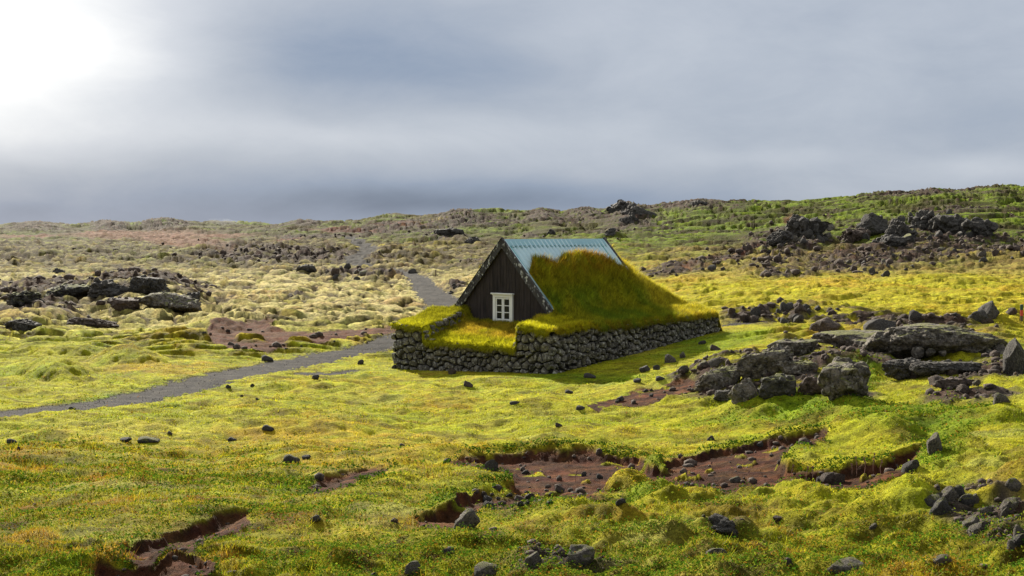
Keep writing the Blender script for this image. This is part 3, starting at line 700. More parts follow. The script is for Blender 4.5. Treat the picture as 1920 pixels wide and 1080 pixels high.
# --- turf: real surface that lies on the walls and against the roof
def turf_z(a, b):
    a = np.asarray(a, float); b = np.asarray(b, float)
    n1 = fbm(a*.9, b*.9, 81, 4); n2 = fbm(a*3.1, b*3.1, 82, 3)
    right = a > AM
    q = np.where(right, -a, (a+8.24)*2.05/1.19)                       # 0 at outer wall, 2.05 at the eave
    ramp_h = np.interp(q, [-.3, 0, .5, 1.2, 1.75, 2.05, 2.35], [1.50, 1.66, 1.74, 1.92, 2.12, 2.42, 3.05])
    rf_ = zroof(0)*0 + (ZR-np.abs(a-AM)*SL)
    endf = sstep(9.6, 11.0, b)                                        # beyond the house the mound runs down
    bk = np.interp(b, [9.6, 10.3, 11.2, 12.5, 14, 16], [4.75, 4.5, 4.0, 3.3, 2.2, .3]); sk = np.interp(b, [9.9, 11.2, 12.5], [.98, .72, .42])
    mound = np.minimum(rf_+.42, bk - sk*np.abs(a-AM))
    mound = np.where(b < 9.9, rf_+.16+.30*sstep(2.8, 4.0, b), mound)
    h = np.where(q < 2.35, ramp_h, np.maximum(mound, 0))
    h = np.maximum(np.where(q >= 1.9, mound, -9), ramp_h) if False else np.where(q > 2.0, mound, ramp_h + (mound-ramp_h)*sstep(1.35, 2.15, q))
    h = np.where(b > 9.9, np.minimum(h, np.where(q > 1.2, mound, h)), h)
    # top limit of the turf over the roof sheet
    dist = np.abs(a-AM)
    lim = np.interp(b, [2.7, 3.1, 3.6, 4.2, 4.8, 5.4, 6.3, 7.5, 8.6, 9.3, 9.9], [1.10, .92, .74, .82, 1.08, .78, .66, .66, .86, 1.25, 1.7]) + .16*n2 + .10*n1
    cov = sstep(lim-.04, lim+.28, dist)
    h = np.where(b < 9.98, np.where(dist < 2.6, (rf_-.25)*(1-cov)+h*cov, h), h)
    # front terrace and wings
    ter = np.interp(b, [-.2, 0, .5, 1.6, 2.7], [.72, .92, 1.08, 1.38, 1.58])
    wr = 1.68+.10*sstep(.4, 2.5, b)+.10*np.clip(-a-.3, 0, 1.4); wl = np.interp(b, [-.2, 0, 1.2, 2.7], [1.40, 1.48, 1.66, 2.15])
    edge_r = -1.66-np.clip(b-1.0, 0, 2)*.55; edge_l = -6.48
    f = np.where(a > edge_r, wr, np.where(a < edge_l, wl, ter))
    sr = sstep(edge_r+.02-np.clip(b-.6, 0, 2)*.45, edge_r+.10, a); sl = sstep(edge_l+.05+np.clip(b-2.0, 0, 1)*.5, edge_l-.02, a)
    f = ter + (wr-ter)*sr; f = f + (wl-f)*sl
    tf = sstep(2.25, 2.95, b)*np.where((a > AR+.05) | (a < AL-.05), 1, 0)
    h = np.where(b < 2.72, f*(1-tf)+ramp_h*tf, np.where((q < 2.0) & (b < 2.95), f*(1-tf)+h*tf, h))
    h = np.where(b > 12.3, np.minimum(h, np.maximum(1.62+q*1.2-(b-12.4)*2.6, 3.4-(b-12.3)*1.35-.4*np.abs(a-AM))), h)
    lump = sstep(1.6, 2.4, q)*(b > 2.8)
    return h + .07*n1*sstep(0, .6, b) + .035*n2 + lump*(.12*n1+.09*n2)*(1-.5*sstep(9.5,10.5,b))
def turf_piece(b0, b1, name_seed, clipgable):
    da = .055; A_ = np.arange(-8.42, .19, da); Bv = np.arange(b0, b1+.001, da)
    a, b = np.meshgrid(A_, Bv); z = turf_z(np.clip(a, -8.24, 0), np.maximum(b, 0.0))
    w = .05*fbm(a*2.5, b*2.5, 85, 3)
    over = np.maximum(np.maximum(a, -8.24-a), -b)          # overhang outside the walls curls down
    if b1 > 12.5: pass
    over = np.clip(over, 0, 1); z = z - np.where(over > 0, (over/.18)**2*.10, 0)
    a2 = a + w*(over > 0); b2 = b + w*(b < 0)
    col = turf_col(a, b)
    idx = np.arange(a.size).reshape(a.shape)
    f = np.stack([idx[:-1,:-1], idx[:-1,1:], idx[1:,1:], idx[1:,:-1]], -1).reshape(-1, 4)
    return np.stack([a2, b2, z], -1).reshape(-1, 3), f, col.reshape(-1, 3)
def turf_col(a, b):
    n1 = fbm(a*.7, b*.7, 91, 4); n2 = fbm(a*2.6, b*2.6, 92, 3); z = turf_z(a, b)
    c = np.empty(np.shape(a)+(3,)); c[:] = lin(138, 136, 38, KA)
    c = mixc(c, lin(158, 112, 40, KA), sstep(2.9, 4.5, z)*sstep(-.35, .3, n2+.4*n1)*.9)
    c = mixc(c, lin(98, 122, 40, KA), sstep(3.3, 2.5, z)*sstep(-.3, .25, n1)*.8*(b > 2.8))
    c = mixc(c, lin(185, 168, 62, KA), sstep(8.8, 10.2, b)*.6)
    c = mixc(c, lin(176, 168, 40, KA), sstep(2.9, 2.2, b)*(a > -2.2)*.8)
    c = mixc(c, lin(170, 146, 60, KA), sstep(2.7, 1.9, b)*((a < -1.9) & (a > -6.4))*sstep(-.4, .2, n1+.3*n2)*sstep(.3, .8, b)*.9)
    c = mixc(c, lin(170, 168, 44, KA), sstep(.9, .2, b)*.8)
    c = mixc(c, lin(140, 108, 36, KA), sstep(-.25, .05, a)*.5*sstep(-.2, .3, n2))
    return c*np.array([2.1, 2.05, 1.15])
v1, f1, c1 = turf_piece(-.17, 2.68, 1, True); v2, f2, c2 = turf_piece(2.735, 16.0, 2, False)
turf = mesh_obj('turf_cover', np.r_[v1, v2], np.r_[f1, f2+len(v1)], M['turf'], house, smooth=True, cols=np.r_[c1, c2])
def blades(P, Ccol, Hh, Wd, lean, rng, up=None):
    n = len(P); th = rng.random(n)*2*np.pi; sx_ = np.cos(th)*Wd*.5; sy_ = np.sin(th)*Wd*.5
    ph = rng.random(n)*2*np.pi; ln = lean*Hh*rng.random(n)
    tip = P + np.stack([np.cos(ph)*ln + .15*Hh, np.sin(ph)*ln - .1*Hh, Hh], -1)
    a = P + np.stack([sx_, sy_, -.01+0*sx_], -1); b = P - np.stack([sx_, sy_, .01+0*sx_], -1)
    V = np.stack([a, b, tip], 1).reshape(-1, 3); f = np.arange(3*n).reshape(-1, 3)
    return V, f, np.repeat(Ccol, 3, axis=0)
rng = np.random.default_rng(21); n = 190000
a = rng.uniform(-8.40, .17, n); b = np.where(rng.random(n) < .3, rng.uniform(-.17, 2.68, n), rng.uniform(2.76, 14, n))
over = np.clip(np.maximum(np.maximum(a, -8.24-a), -b), 0, 1); z = turf_z(np.clip(a, -8.24, 0), np.maximum(b, 0)) - (over/.18)**2*.10
inh = (np.abs(a-AM) < 2.5) & (b > 2.7) & (b < 9.98); ok = ~(inh & (z < ZR-np.abs(a-AM)*SL+.04))
ok &= ~((a < AM-1) & (b > 3) & (rng.random(n) < .8))
a, b, z, over = a[ok], b[ok], z[ok], over[ok]
hh = (.07+.13*rng.random(len(a)))*(1+.6*sstep(2.4, 3.4, z)) * np.where(b < 2.7, .75, 1)
cl = fbm(a*2.2, b*2.2, 96, 3)*.8+perlin(a*7, b*7, 97)*.5
cc = turf_col(a, b)*((.45+1.1*rng.random(len(a)))*(1+.9*cl))[:, None]
V, f, c = blades(np.stack([a, b, z], -1), cc, hh*(1+.6*cl), .018, 1.3, rng)
# hanging fringe along the wall tops
n = 26000; t = rng.random(n); side = rng.random(n)
fa = np.where(side < .38, -8.24+8.24*t, np.where(side < .93, .05+.14*rng.random(n), -8.29-.14*rng.random(n))); fb = np.where(side < .38, -.05-.14*rng.random(n), 12.4*t)
ov = np.clip(np.maximum(np.maximum(fa, -8.24-fa), -fb), 0, 1); fzz = turf_z(np.clip(fa, -8.24, 0), np.maximum(fb, 0))-(ov/.18)**2*.1
P = np.stack([fa, fb, fzz], -1); L = (.04+.13*rng.random(n)**2)*(1+2.2*np.clip(fbm(fa*1.1, fb*1.1, 95, 3)+.1, 0, 1))
tip = P + np.stack([np.where(side >= .93, -.06, np.where(side >= .38, .06, 0))+.04*rng.standard_normal(n), np.where(side < .38, -.06, 0)+.04*rng.standard_normal(n), -L], -1)
th = rng.random(n)*6.28; w3 = np.stack([np.cos(th), np.sin(th), 0*th], -1)*.009
V2 = np.stack([P+w3, P-w3, tip], 1).reshape(-1, 3)
c2_ = np.repeat(turf_col(fa, fb)*(.6+.6*rng.random(n))[:, None], 3, axis=0)
gr = mesh_obj('turf_grass', np.r_[V, V2], np.r_[f, np.arange(3*n).reshape(-1, 3)+len(V)], M['blade'], turf, cols=np.r_[c, c2_])

# ================================================================== rocks
_ico = {}
def ico(sub):
    if sub not in _ico:
        bm = bmesh.new(); bmesh.ops.create_icosphere(bm, subdivisions=sub, radius=1)
        _ico[sub] = (np.array([v.co[:] for v in bm.verts]), np.array([[v.index for v in f.verts] for f in bm.faces])); bm.free()
    return _ico[sub]
def n3(p, s, seed): return (perlin(p[:,0]*s+seed, p[:,1]*s, seed)+perlin(p[:,1]*s+seed*2, p[:,2]*s+3, seed+1)+perlin(p[:,2]*s-seed, p[:,0]*s+7, seed+2))/1.7
def rock_shape(seed, sub=3, cuts=14, rough=.10, rnd=.62, slab=0.0, crag=0.0, extra=0, asp=(1,1,1), onto=True):
    v, f = ico(sub); v = v.copy(); r = np.random.default_rng(seed)
    for i in range(cuts):
        n = r.standard_normal(3); n /= np.linalg.norm(n); d = rnd*r.uniform(.72, 1.08)
        k = v@n-d; v -= np.maximum(k, 0)[:, None]*n*.94
    q = v*np.array(asp)
    d = n3(q, 1.6, seed % 50)*rough*1.4 + n3(q, 4.0, seed % 50+9)*rough*.7 + n3(q, 9.0, seed % 50+19)*rough*.35
    if crag: d -= crag*np.abs(n3(q, 2.0, seed % 50+29)) + crag*.6*np.abs(n3(q, 5.0, seed % 50+37)) + crag*.3*np.abs(n3(q, 12.0, seed % 50+41))
    v = v*(1+d)[:, None]
    A = np.array(asp)
    for i in range(cuts):                      # crisp fracture faces
        n = r.standard_normal(3); n /= np.linalg.norm(n); k = v@n; t = k.max()*r.uniform(.74, .95)
        v -= np.maximum(k-t, 0)[:, None]*n*.85
    if slab: v[:, 2] = np.where(v[:, 2] > slab, slab+(v[:, 2]-slab)*.25, v[:, 2])
    v -= (v.max(0)+v.min(0))/2; v /= (v.max(0)-v.min(0))/2
    if extra:                                  # broken blocks leaning on the main body
        vs, fs = [v], [f]; n = len(v)
        for i in range(extra):
            w, g = rock_shape(seed*31+i, sub=3, cuts=8, rough=.10, crag=.12); k = r.uniform(.07, .26)
            if onto:
                q = v[r.integers(len(v))]; q = v[r.integers(len(v))] if q[2] < -.3 else q; q = q*r.uniform(.80, .95)
            else:
                a = r.uniform(0, 2*np.pi); q = np.array([np.cos(a)*.95, np.sin(a)*.9, r.uniform(-.45, -.1)])
            t = r.uniform(-.5, .5); w = np.stack([w[:,0]*np.cos(t)-w[:,2]*np.sin(t), w[:,1], w[:,0]*np.sin(t)+w[:,2]*np.cos(t)], -1)
            vs.append(w*np.array([k*1.3/asp[0], k*1.3/asp[1], k*1.3/asp[2]])*1.15+q); fs.append(g+n); n += len(w)
        v = np.concatenate(vs); f = np.concatenate(fs)
    return v, f
def rock_mesh(name, seed, mat, **k):
    v, f = rock_shape(seed, **k); me = mesh_obj(name, v, f, mat, smooth=k.get('sub', 3) >= 5); d = me.data; bpy.data.objects.remove(me); return d
VAR = {}
for kind, mat in (('lava', M['lava']), ('grey', M['lava_grey']), ('moss', M['lava_moss']), ('brown', M['lava_brown'])):
    VAR[kind] = [rock_mesh('rock_'+kind, 100+i*7+len(kind), mat, sub=3, cuts=8+i, rough=.08+.03*(i % 3), rnd=.55, crag=.06*(i % 2)) for i in range(6)]
def rock(px, py, w, h, label, kind='lava', group=None, mesh=None, name='lava_rock', cat='rock', depth=.8, bury=.55, rot=None, tilt=0.0, lift=0.0):
    """a rock standing where (px, py) shows its foot; w, h its width and height as photographed"""
    x, y, z = ground_at(px, py); s = y/F; me = mesh or random.choice(VAR[kind])
    o = bpy.data.objects.new(name, me); COL.objects.link(o)
    W, H = w*s/2, h*s
    if w < 30: W *= .88; H *= .85
    dp = W*depth; hh = H*(1+bury)/2
    o.location = (x, y+dp*.7, z+H-hh+lift); o.scale = (W, dp, hh)
    o.rotation_euler = (tilt, 0, random.uniform(-.5, .5)) if rot is None else (0, tilt, rot)
    tag(o, label, cat, group); return o
R = rock
# --- single stones that can be pointed at
R(874, 990, 54, 34, 'pale grey rounded boulder in the earth hollow below the grassy bank', 'grey')
R(1757, 850, 34, 38, 'upright pointed grey boulder at the right end of the red soil hollow', 'grey')
R(1363, 1006, 66, 36, 'jagged near-black rock sunk in the foreground grass below the soil hollow', 'lava', mesh=rock_mesh('jagged_rock', 901, M['lava'], sub=5, cuts=12, rough=.12, crag=.35))
R(501, 808, 24, 13, 'dark rock standing alone on the lawn, upper one of the lawn stones', 'lava')
R(434, 827, 18, 8, 'small dark stone on the lawn just below the upper lawn rock', 'lava')
R(545, 868, 30, 15, 'larger of two dark rocks side by side on the lawn', 'moss')
R(573, 861, 20, 9, 'smaller of two dark rocks side by side on the lawn', 'lava')
R(233, 828, 26, 9, 'flat dark stone half sunk in the lawn at left', 'lava')
R(275, 830, 40, 10, 'low mossy stone beside the flat dark lawn stone', 'moss')
R(318, 815, 10, 8, 'little grey stone above the mossy lawn stone', 'grey')
R(193, 892, 11, 7, 'tiny dark stone alone low on the left lawn', 'lava')
R(20, 831, 22, 10, 'dark stone on the lawn near the left end of the gravel path', 'lava')
R(500, 677, 26, 13, 'dark flat boulder on the grass at the upper edge of the gravel path', 'lava')
R(676, 683, 14, 10, 'dark stone between the gravel path and the stone wall', 'lava')
R(591, 711, 16, 10, 'dark stone at the small gravel patch beside the path', 'lava')
R(427, 728, 12, 8, 'small dark stone on the lower edge of the gravel path', 'lava')
R(473, 725, 9, 7, 'tiny dark stone right of the path edge stone', 'lava')
R(134, 768, 14, 7, 'small dark stone on the lower path edge at far left', 'lava')
R(453, 744, 8, 5, 'tiny grey pebble on the lawn under the gravel path', 'grey')
R(482, 750, 8, 5, 'tiny dark pebble on the lawn under the gravel path', 'lava')
R(878, 725, 20, 13, 'rusty dark rock on the grass in front of the stone wall', 'brown')
R(848, 702, 18, 13, 'brown stone leaning at the foot of the front stone wall', 'brown')
R(1106, 709, 26, 11, 'low dark stone just right of the near wall corner', 'lava')
R(1048, 800, 16, 9, 'small grey brown stone on the lawn above the soil hollow', 'brown')
R(754, 836, 12, 5, 'flat little stone in the middle of the lawn', 'lava')
R(1333, 826, 17, 11, 'grey stone perched on the upper lip of the soil hollow', 'grey')
R(1426, 838, 18, 11, 'dark stone lying on the red soil under the lip', 'lava')
R(922, 884, 30, 22, 'dark blocky rock at the left arm of the soil hollow', 'lava')
R(838, 868, 18, 11, 'dark stone at the far left tip of the soil hollow', 'lava')
R(1095, 893, 12, 10, 'small dark stone on the soil, left of a pair', 'lava')
R(1125, 897, 16, 10, 'small dark stone on the soil, right of a pair', 'lava')
R(985, 888, 18, 8, 'flat dark stone under the grassy overhang of the hollow', 'lava')
R(1566, 908, 48, 22, 'dark split rock at the lower lip of the soil hollow', 'brown')
R(1540, 905, 20, 15, 'dark rock against the split rock at the lower lip', 'lava')
R(1380, 905, 26, 13, 'pale stone on the lower edge of the soil hollow', 'grey')
R(1165, 945, 24, 12, 'dark stone at the foot of the yellow moss cushion', 'lava')
R(1000, 1064, 34, 27, 'grey rounded stone in the low plants near the bottom edge', 'grey')
R(1090, 1060, 62, 32, 'broad grey rock in the low plants near the bottom edge', 'grey', mesh=rock_mesh('broad_rock', 905, M['lava_grey'], sub=4, cuts=10))
R(773, 1078, 30, 24, 'grey stone at the bottom edge below the lawn', 'grey')
R(920, 1082, 70, 24, 'low grey rock cut by the bottom edge', 'grey')
R(840, 1040, 30, 14, 'small grey rock in orange grass near the bottom', 'grey')
R(590, 978, 26, 14, 'grey stone under a small moss mound', 'grey')
R(1480, 1064, 24, 20, 'brown grey stone low on the foreground slope', 'brown')
R(1590, 1075, 70, 22, 'low grey slab in the plants at the bottom right', 'grey')
R(1770, 1058, 46, 16, 'flat grey stone below the mossy stones', 'grey')
R(1345, 1048, 46, 20, 'weathered grey stone under the jagged black rock', 'grey')
R(700, 1085, 18, 14, 'dark stone at the bottom edge, left of the grey one', 'lava')
R(1460, 978, 26, 12, 'grey brown stone in the grass under the soil hollow', 'brown')
R(1710, 888, 34, 26, 'dark rough rock where the soil hollow ends in grass', 'lava')
R(1640, 990, 22, 10, 'small grey stone in the foreground plants', 'grey')
# boulders about the grey lava dome
R(1862, 598, 52, 34, 'biggest dark boulder behind the grey lava dome', 'lava', mesh=rock_mesh('dark_boulder', 911, M['lava'], sub=4, cuts=12), depth=.9)
R(1838, 603, 40, 22, 'dark boulder in front of the biggest one behind the dome', 'lava')
R(1852, 607, 34, 14, 'brown flat stone at the foot of the biggest dark boulder', 'brown')
R(1722, 600, 30, 19, 'round dark boulder with a grey face left of the dome', 'lava')
R(1694, 597, 24, 10, 'flat dark rock beside the round dark boulder', 'brown')
R(1655, 622, 60, 24, 'long black boulder on the yellow grass left of the dome', 'lava', mesh=rock_mesh('black_boulder', 913, M['lava'], sub=4, cuts=12))
R(1560, 622, 64, 26, 'broad brown rock ledge at the end of the rubble', 'brown', mesh=rock_mesh('rock_ledge', 914, M['lava_brown'], sub=4, cuts=12))
R(1792, 592, 14, 7, 'small dark stone on the back rim of the dome', 'lava')
R(1912, 700, 50, 66, 'large smooth black boulder at the right edge of the picture', 'lava', mesh=rock_mesh('edge_boulder', 917, M['lava'], sub=5, cuts=8, rough=.05))
R(1897, 590, 28, 16, 'brown stones beside the red marker post', 'brown')
for i, (px, py, w, h, l) in enumerate([(1210,697,26,13,'dark rock on the shaded grass, nearest to the long wall'),(1232,694,20,12,'dark rock right beside the one nearest the long wall'),
    (1258,680,26,19,'blocky grey rock in the shaded grass below the long wall'),(1281,671,16,13,'dark blocky stone above the blocky grey rock'),
    (1317,646,18,9,'small dark stone on shaded grass near the far wall end'),(1342,657,22,13,'brown rock on sunny grass below the far wall end'),(1374,662,10,8,'little dark stone right of the brown rock'),
    (1282,699,26,17,'pale grey rock left of the tilted slab'),(1322,688,24,14,'grey rock resting above the tilted slab'),(1345,684,30,13,'dark rock just right of the grey rock above the tilted slab'),
    (1195,717,18,9,'dark stone on the grass below the shaded rocks'),(1240,713,24,9,'low dark stone left of the shaded pale rock'),(1068,738,20,8,'flat dark stone on the lawn left of the red earth'),
    (965,758,24,7,'flat dark stone on the lawn before the wall'),(1090,768,26,9,'dark stone at the tip of the red earth strip')]):
    R(px, py, w, h, l, 'grey' if 'grey' in l else 'brown' if 'brown' in l else 'lava')
# --- outcrops
def crop(px0, px1, ytop, ybot, label, mat, seed, depth=.6, slab=.35, tilt=0.0, rot=0.0, crag=.15, cuts=10, rough=.12, sub=6, bury=.5, extra=30):
    px, w, h = (px0+px1)/2, px1-px0, ybot-ytop; x, y, z = ground_at(px, ybot); s = y/F
    W, H = w*s/2, h*s*(.82 if (px > 1290 and ybot > 630) or (px < 400 and ybot > 520) else 1); dp = W*depth; hh = H*(1+bury)/2; m_ = min(W, dp, hh); asp = (W/m_, dp/m_, hh/m_)
    v, f = rock_shape(seed, sub=sub, cuts=cuts, rough=rough/max(asp)**.5*1.2, slab=slab, crag=crag*1.3/max(asp)**.5, extra=extra, asp=asp, onto=seed not in (31, 32))
    c, n = math.cos(tilt), math.sin(tilt); v = v*np.array([W, dp, hh]); v = np.stack([v[:,0]*c+v[:,2]*n, v[:,1], -v[:,0]*n+v[:,2]*c], -1)
    o = mesh_obj('lava_outcrop', v, f, mat, smooth=True); o.location = (x, y+dp*.7, z+H-hh)
    return tag(o, label, 'outcrop')
G_, L_ = M['lava_grey'], M['lava']
crop(1640, 1915, 592, 664, 'wide smooth grey lava dome with a cracked crust', G_, 31, depth=.75, slab=.2, crag=.10, rnd=.9) if False else crop(1640, 1918, 600, 664, 'wide smooth grey lava dome with a cracked crust', G_, 31, depth=.8, slab=.5, crag=.10, cuts=4, extra=16)
crop(1540, 1720, 618, 655, 'pale flat lava crust left of the big dome', G_, 32, depth=.8, slab=.4, crag=.08, cuts=5, extra=12)
crop(1440, 1550, 632, 668, 'low broken pale rock shelf behind the tilted slab', G_, 39, depth=.7, slab=.3, crag=.2)
crop(1300, 1420, 684, 724, 'low left half of the tilted grey lava slab', G_, 33, depth=.5, slab=.25, tilt=-.15, crag=.2)
crop(1385, 1495, 650, 706, 'higher right half of the tilted grey lava slab', G_, 45, depth=.45, slab=.3, tilt=-.22, crag=.2)
crop(1432, 1492, 633, 690, 'pointed dark rock at the high end of the tilted slab', G_, 34, depth=.7, crag=.2, slab=0)
crop(1540, 1645, 668, 742, 'big rough dark grey lava block with a black top', G_, 35, depth=1.0, slab=.15, crag=.3, cuts=16)
crop(1368, 1425, 700, 752, 'leaning ribbed rock under the tilted slab', G_, 36, depth=.6, crag=.12, slab=0)
crop(1425, 1500, 696, 742, 'mossy topped rock between the ribbed rock and the big block', M['lava_moss'], 37, depth=.7, crag=.12)
crop(1462, 1545, 675, 702, 'flat cracked ledge left of the big block', G_, 38, depth=.7, crag=.15)
crop(1498, 1545, 700, 742, 'small rubble block against the big grey block', M['lava_brown'], 40, depth=.7, crag=.2, sub=5)
crop(1340, 1380, 728, 752, 'low dark rock at the foot of the ribbed rock', L_, 43, depth=.7, crag=.2, sub=5)
crop(1655, 1735, 668, 712, 'dark rocky overhang under the grassy bank', L_, 41, depth=.5, crag=.35)
crop(1715, 1850, 676, 702, 'dark low rock band under the grassy bank', L_, 42, depth=.4, crag=.35)
crop(1750, 1830, 706, 728, 'rough brown ledge in the stony ground at right', M['lava_brown'], 44, depth=.6, crag=.3)
# left outcrop
crop(228, 312, 512, 552, 'black craggy summit of the left lava outcrop', L_, 51, depth=.8, crag=.35, slab=0, cuts=14, bury=.1)
crop(160, 240, 520, 556, 'dark knob left of the black craggy summit', L_, 52, depth=.8, crag=.3, slab=0)
crop(195, 262, 553, 580, 'brown tilted slab in front of the left outcrop', M['lava_brown'], 53, depth=.9, slab=.1, tilt=.1, crag=.08)
crop(250, 366, 544, 576, 'broad grey flank on the right side of the left outcrop', G_, 54, depth=.8, slab=0, crag=.25, tilt=.12)
crop(60, 170, 528, 556, 'pale grey mossy flank on the left side of the left outcrop', M['lava_moss'], 55, depth=.9, slab=0, crag=.25)
crop(0, 80, 540, 572, 'grey mossy rocks at the left picture edge', M['lava_moss'], 56, depth=.9, slab=0, crag=.3)
crop(110, 215, 592, 612, 'low brown rocky step under the left outcrop', M['lava_brown'], 57, depth=.7, slab=0, crag=.25)
crop(0, 70, 596, 616, 'low dark rocky step at the left picture edge', L_, 58, depth=.7, slab=0, crag=.3)
crop(345, 375, 544, 566, 'small dark rock at the right foot of the left outcrop', L_, 59, depth=.8, sub=4)
crop(550, 592, 496, 508, 'dark cone-shaped rock in the mossy plain', L_, 60, depth=.9, slab=0, crag=.2, sub=4)
crop(95, 118, 502, 511, 'small dark rock on the mossy plain above the left outcrop', L_, 61, depth=.9, slab=0, sub=4)
# upper right piles
crop(1608, 1672, 398, 442, 'large leaning dark slab at the left of the long pile', L_, 71, depth=.6, slab=0, tilt=-.35, crag=.12, bury=.2)
crop(1660, 1720, 408, 448, 'grey block below the top of the long pile', L_, 72, depth=.7, slab=0, crag=.3)
crop(1700, 1760, 392, 430, 'craggy top block of the long rock pile', L_, 73, depth=.7, slab=0, crag=.3)
crop(1750, 1830, 402, 440, 'rounded grey mass right of the top of the long pile', L_, 74, depth=.7, slab=0, crag=.25)
crop(1810, 1875, 412, 444, 'low right end of the long rock pile', L_, 75, depth=.7, slab=.2, crag=.3)
crop(1580, 1640, 430, 452, 'low rocks at the left foot of the long pile', M['lava_brown'], 76, depth=.7, slab=.2, crag=.3)
crop(1480, 1570, 412, 446, 'main mass of the smaller rock pile', L_, 77, depth=.8, slab=.3, crag=.35)
crop(1486, 1512, 404, 420, 'dark little tower on the smaller rock pile', L_, 78, depth=.8, slab=0, crag=.3, sub=4)
crop(1440, 1490, 434, 458, 'left foot of the smaller rock pile', L_, 79, depth=.8, slab=.3, crag=.35)
crop(1640, 1712, 442, 462, 'dark ledge below the leaning slab', L_, 80, depth=.6, slab=.3, crag=.3)
crop(1140, 1205, 375, 390, 'largest dark crag on the skyline above the house', L_, 81, depth=.9, bury=1.1, slab=0, crag=.3)
crop(1165, 1235, 386, 402, 'dark crag just below the skyline crags', L_, 83, depth=.8, bury=1.1, slab=0, crag=.3, sub=5)
crop(1160, 1200, 404, 416, 'lower dark crag on the slope under the skyline crag', L_, 84, depth=.8, bury=1.1, slab=0, crag=.3, sub=5)
crop(1290, 1330, 374, 384, 'craggy rocks on the skyline right of the house', L_, 85, depth=.8, bury=1.1, slab=0, crag=.3, sub=5)
crop(1130, 1160, 428, 440, 'dark knoll on the green slope right behind the roof', L_, 87, depth=.8, bury=1.1, slab=0, crag=.3, sub=5)
crop(1025, 1042, 430, 439, 'pointed dark rock on the green slope above the roof', L_, 88, depth=.8, bury=1.1, slab=0, crag=.2, sub=4)
crop(810, 870, 428, 440, 'dark rocky knoll on the slope left of the house', L_, 89, depth=.8, bury=1.1, slab=.2, crag=.3, sub=5)
crop(870, 900, 446, 456, 'dark rocks on the slope just left of the gable peak', L_, 91, depth=.8, bury=1.1, slab=.2, crag=.3, sub=5)
# --- scattered stones: countable ones, biggest first
nrock = [0]
def scatter(n, poly, wr, hr, kinds, label, group, seed, pw=1.6, bury=.6):
    r = random.Random(seed); xs = [p[0] for p in poly]; ys_ = [p[1] for p in poly]; k = 0
    while k < n:
        x, y = r.uniform(min(xs), max(xs)), r.uniform(min(ys_), max(ys_))
        if poly_sd(poly, np.array([x]), np.array([y]))[0] < 0: continue
        w = wr[0]+(wr[1]-wr[0])*r.random()**pw; random.seed(seed*1000+k)
        R(x, y, w, w*r.uniform(*hr), label, r.choice(kinds), group, depth=r.uniform(.7, 1.1), bury=bury); k += 1
scatter(24, [(1585,455),(1610,420),(1660,402),(1720,394),(1790,400),(1840,415),(1880,448),(1760,452),(1650,458)], (12, 30), (.6,.95), ['lava','lava','moss'], 'dark angular boulder heaped on the long right-hand rock pile', 'boulders of the long rock pile', 1)
scatter(16, [(1440,458),(1470,432),(1495,410),(1540,420),(1575,440),(1560,452),(1500,458)], (10, 24), (.6,.95), ['lava','lava','grey'], 'dark angular boulder heaped on the smaller rock pile', 'boulders of the smaller rock pile', 2)
scatter(34, [(1210,512),(1300,492),(1400,466),(1460,455),(1580,458),(1560,480),(1450,500),(1330,512),(1250,520)], (8, 20), (.5,.8), ['brown','lava','brown'], 'brown lava rock in the rubble band sloping down to the roof', 'rocks of the upper rubble band', 3)
scatter(36, [(1560,500),(1640,478),(1780,462),(1925,452),(1925,488),(1800,500),(1700,512),(1640,522),(1560,512)], (8, 20), (.5,.8), ['grey','lava','brown'], 'grey brown rock strewn over the stony ground under the piles', 'rocks on the stony ground', 4)
scatter(28, [(1352,590),(1380,578),(1440,576),(1510,578),(1580,580),(1540,596),(1500,606),(1440,612),(1370,602)], (9, 26), (.55,.85), ['lava','brown','lava'], 'dark rock in the rubble heap at the far end of the stone wall', 'rocks of the rubble heap', 5)
scatter(14, [(900,925),(960,915),(1040,912),(1080,925),(1040,944),(960,962),(905,955)], (10, 30), (.4,.7), ['lava','lava','brown'], 'dark stone in the stony bed at the left of the soil hollow', 'stones of the stony bed', 6, 1.2)
scatter(18, [(1735,935),(1800,915),(1925,905),(1925,1075),(1860,1060),(1830,1000),(1760,975)], (16, 50), (.5,.75), ['grey','grey','moss'], 'pale mossy stone in the stony corner at bottom right', 'stones of the bottom right corner', 7, 1.0, .9)
scatter(14, [(1700,700),(1790,690),(1925,700),(1925,765),(1800,760),(1730,735)], (12, 34), (.4,.7), ['brown','grey','brown'], 'rough stone in the stony ground below the grassy bank', 'stones below the grassy bank', 8)
scatter(8, [(1290,716),(1180,738),(1110,762),(1190,752),(1290,742),(1340,742),(1350,728)], (8, 20), (.4,.7), ['lava','brown'], 'stone on the red earth strip below the tilted slab', 'stones on the red earth strip', 9)
scatter(10, [(370,628),(430,612),(500,640),(560,650),(700,622),(745,612),(700,636),(560,656),(440,652)], (6, 16), (.4,.7), ['lava','brown'], 'small dark stone on the bare earth left of the house', 'stones on the bare earth plain', 10)
scatter(14, [(590,505),(650,500),(770,508),(790,522),(700,528),(600,522)], (8, 20), (.45,.8), ['lava','brown','grey'], 'dark rock in the rocky strip beside the far path', 'rocks beside the far path', 11)
scatter(4, [(830,548),(850,530),(862,536),(850,560),(838,562)], (7, 15), (.45,.8), ['lava','brown'], 'dark rock between the far path and the gable', 'rocks behind the gable', 12)

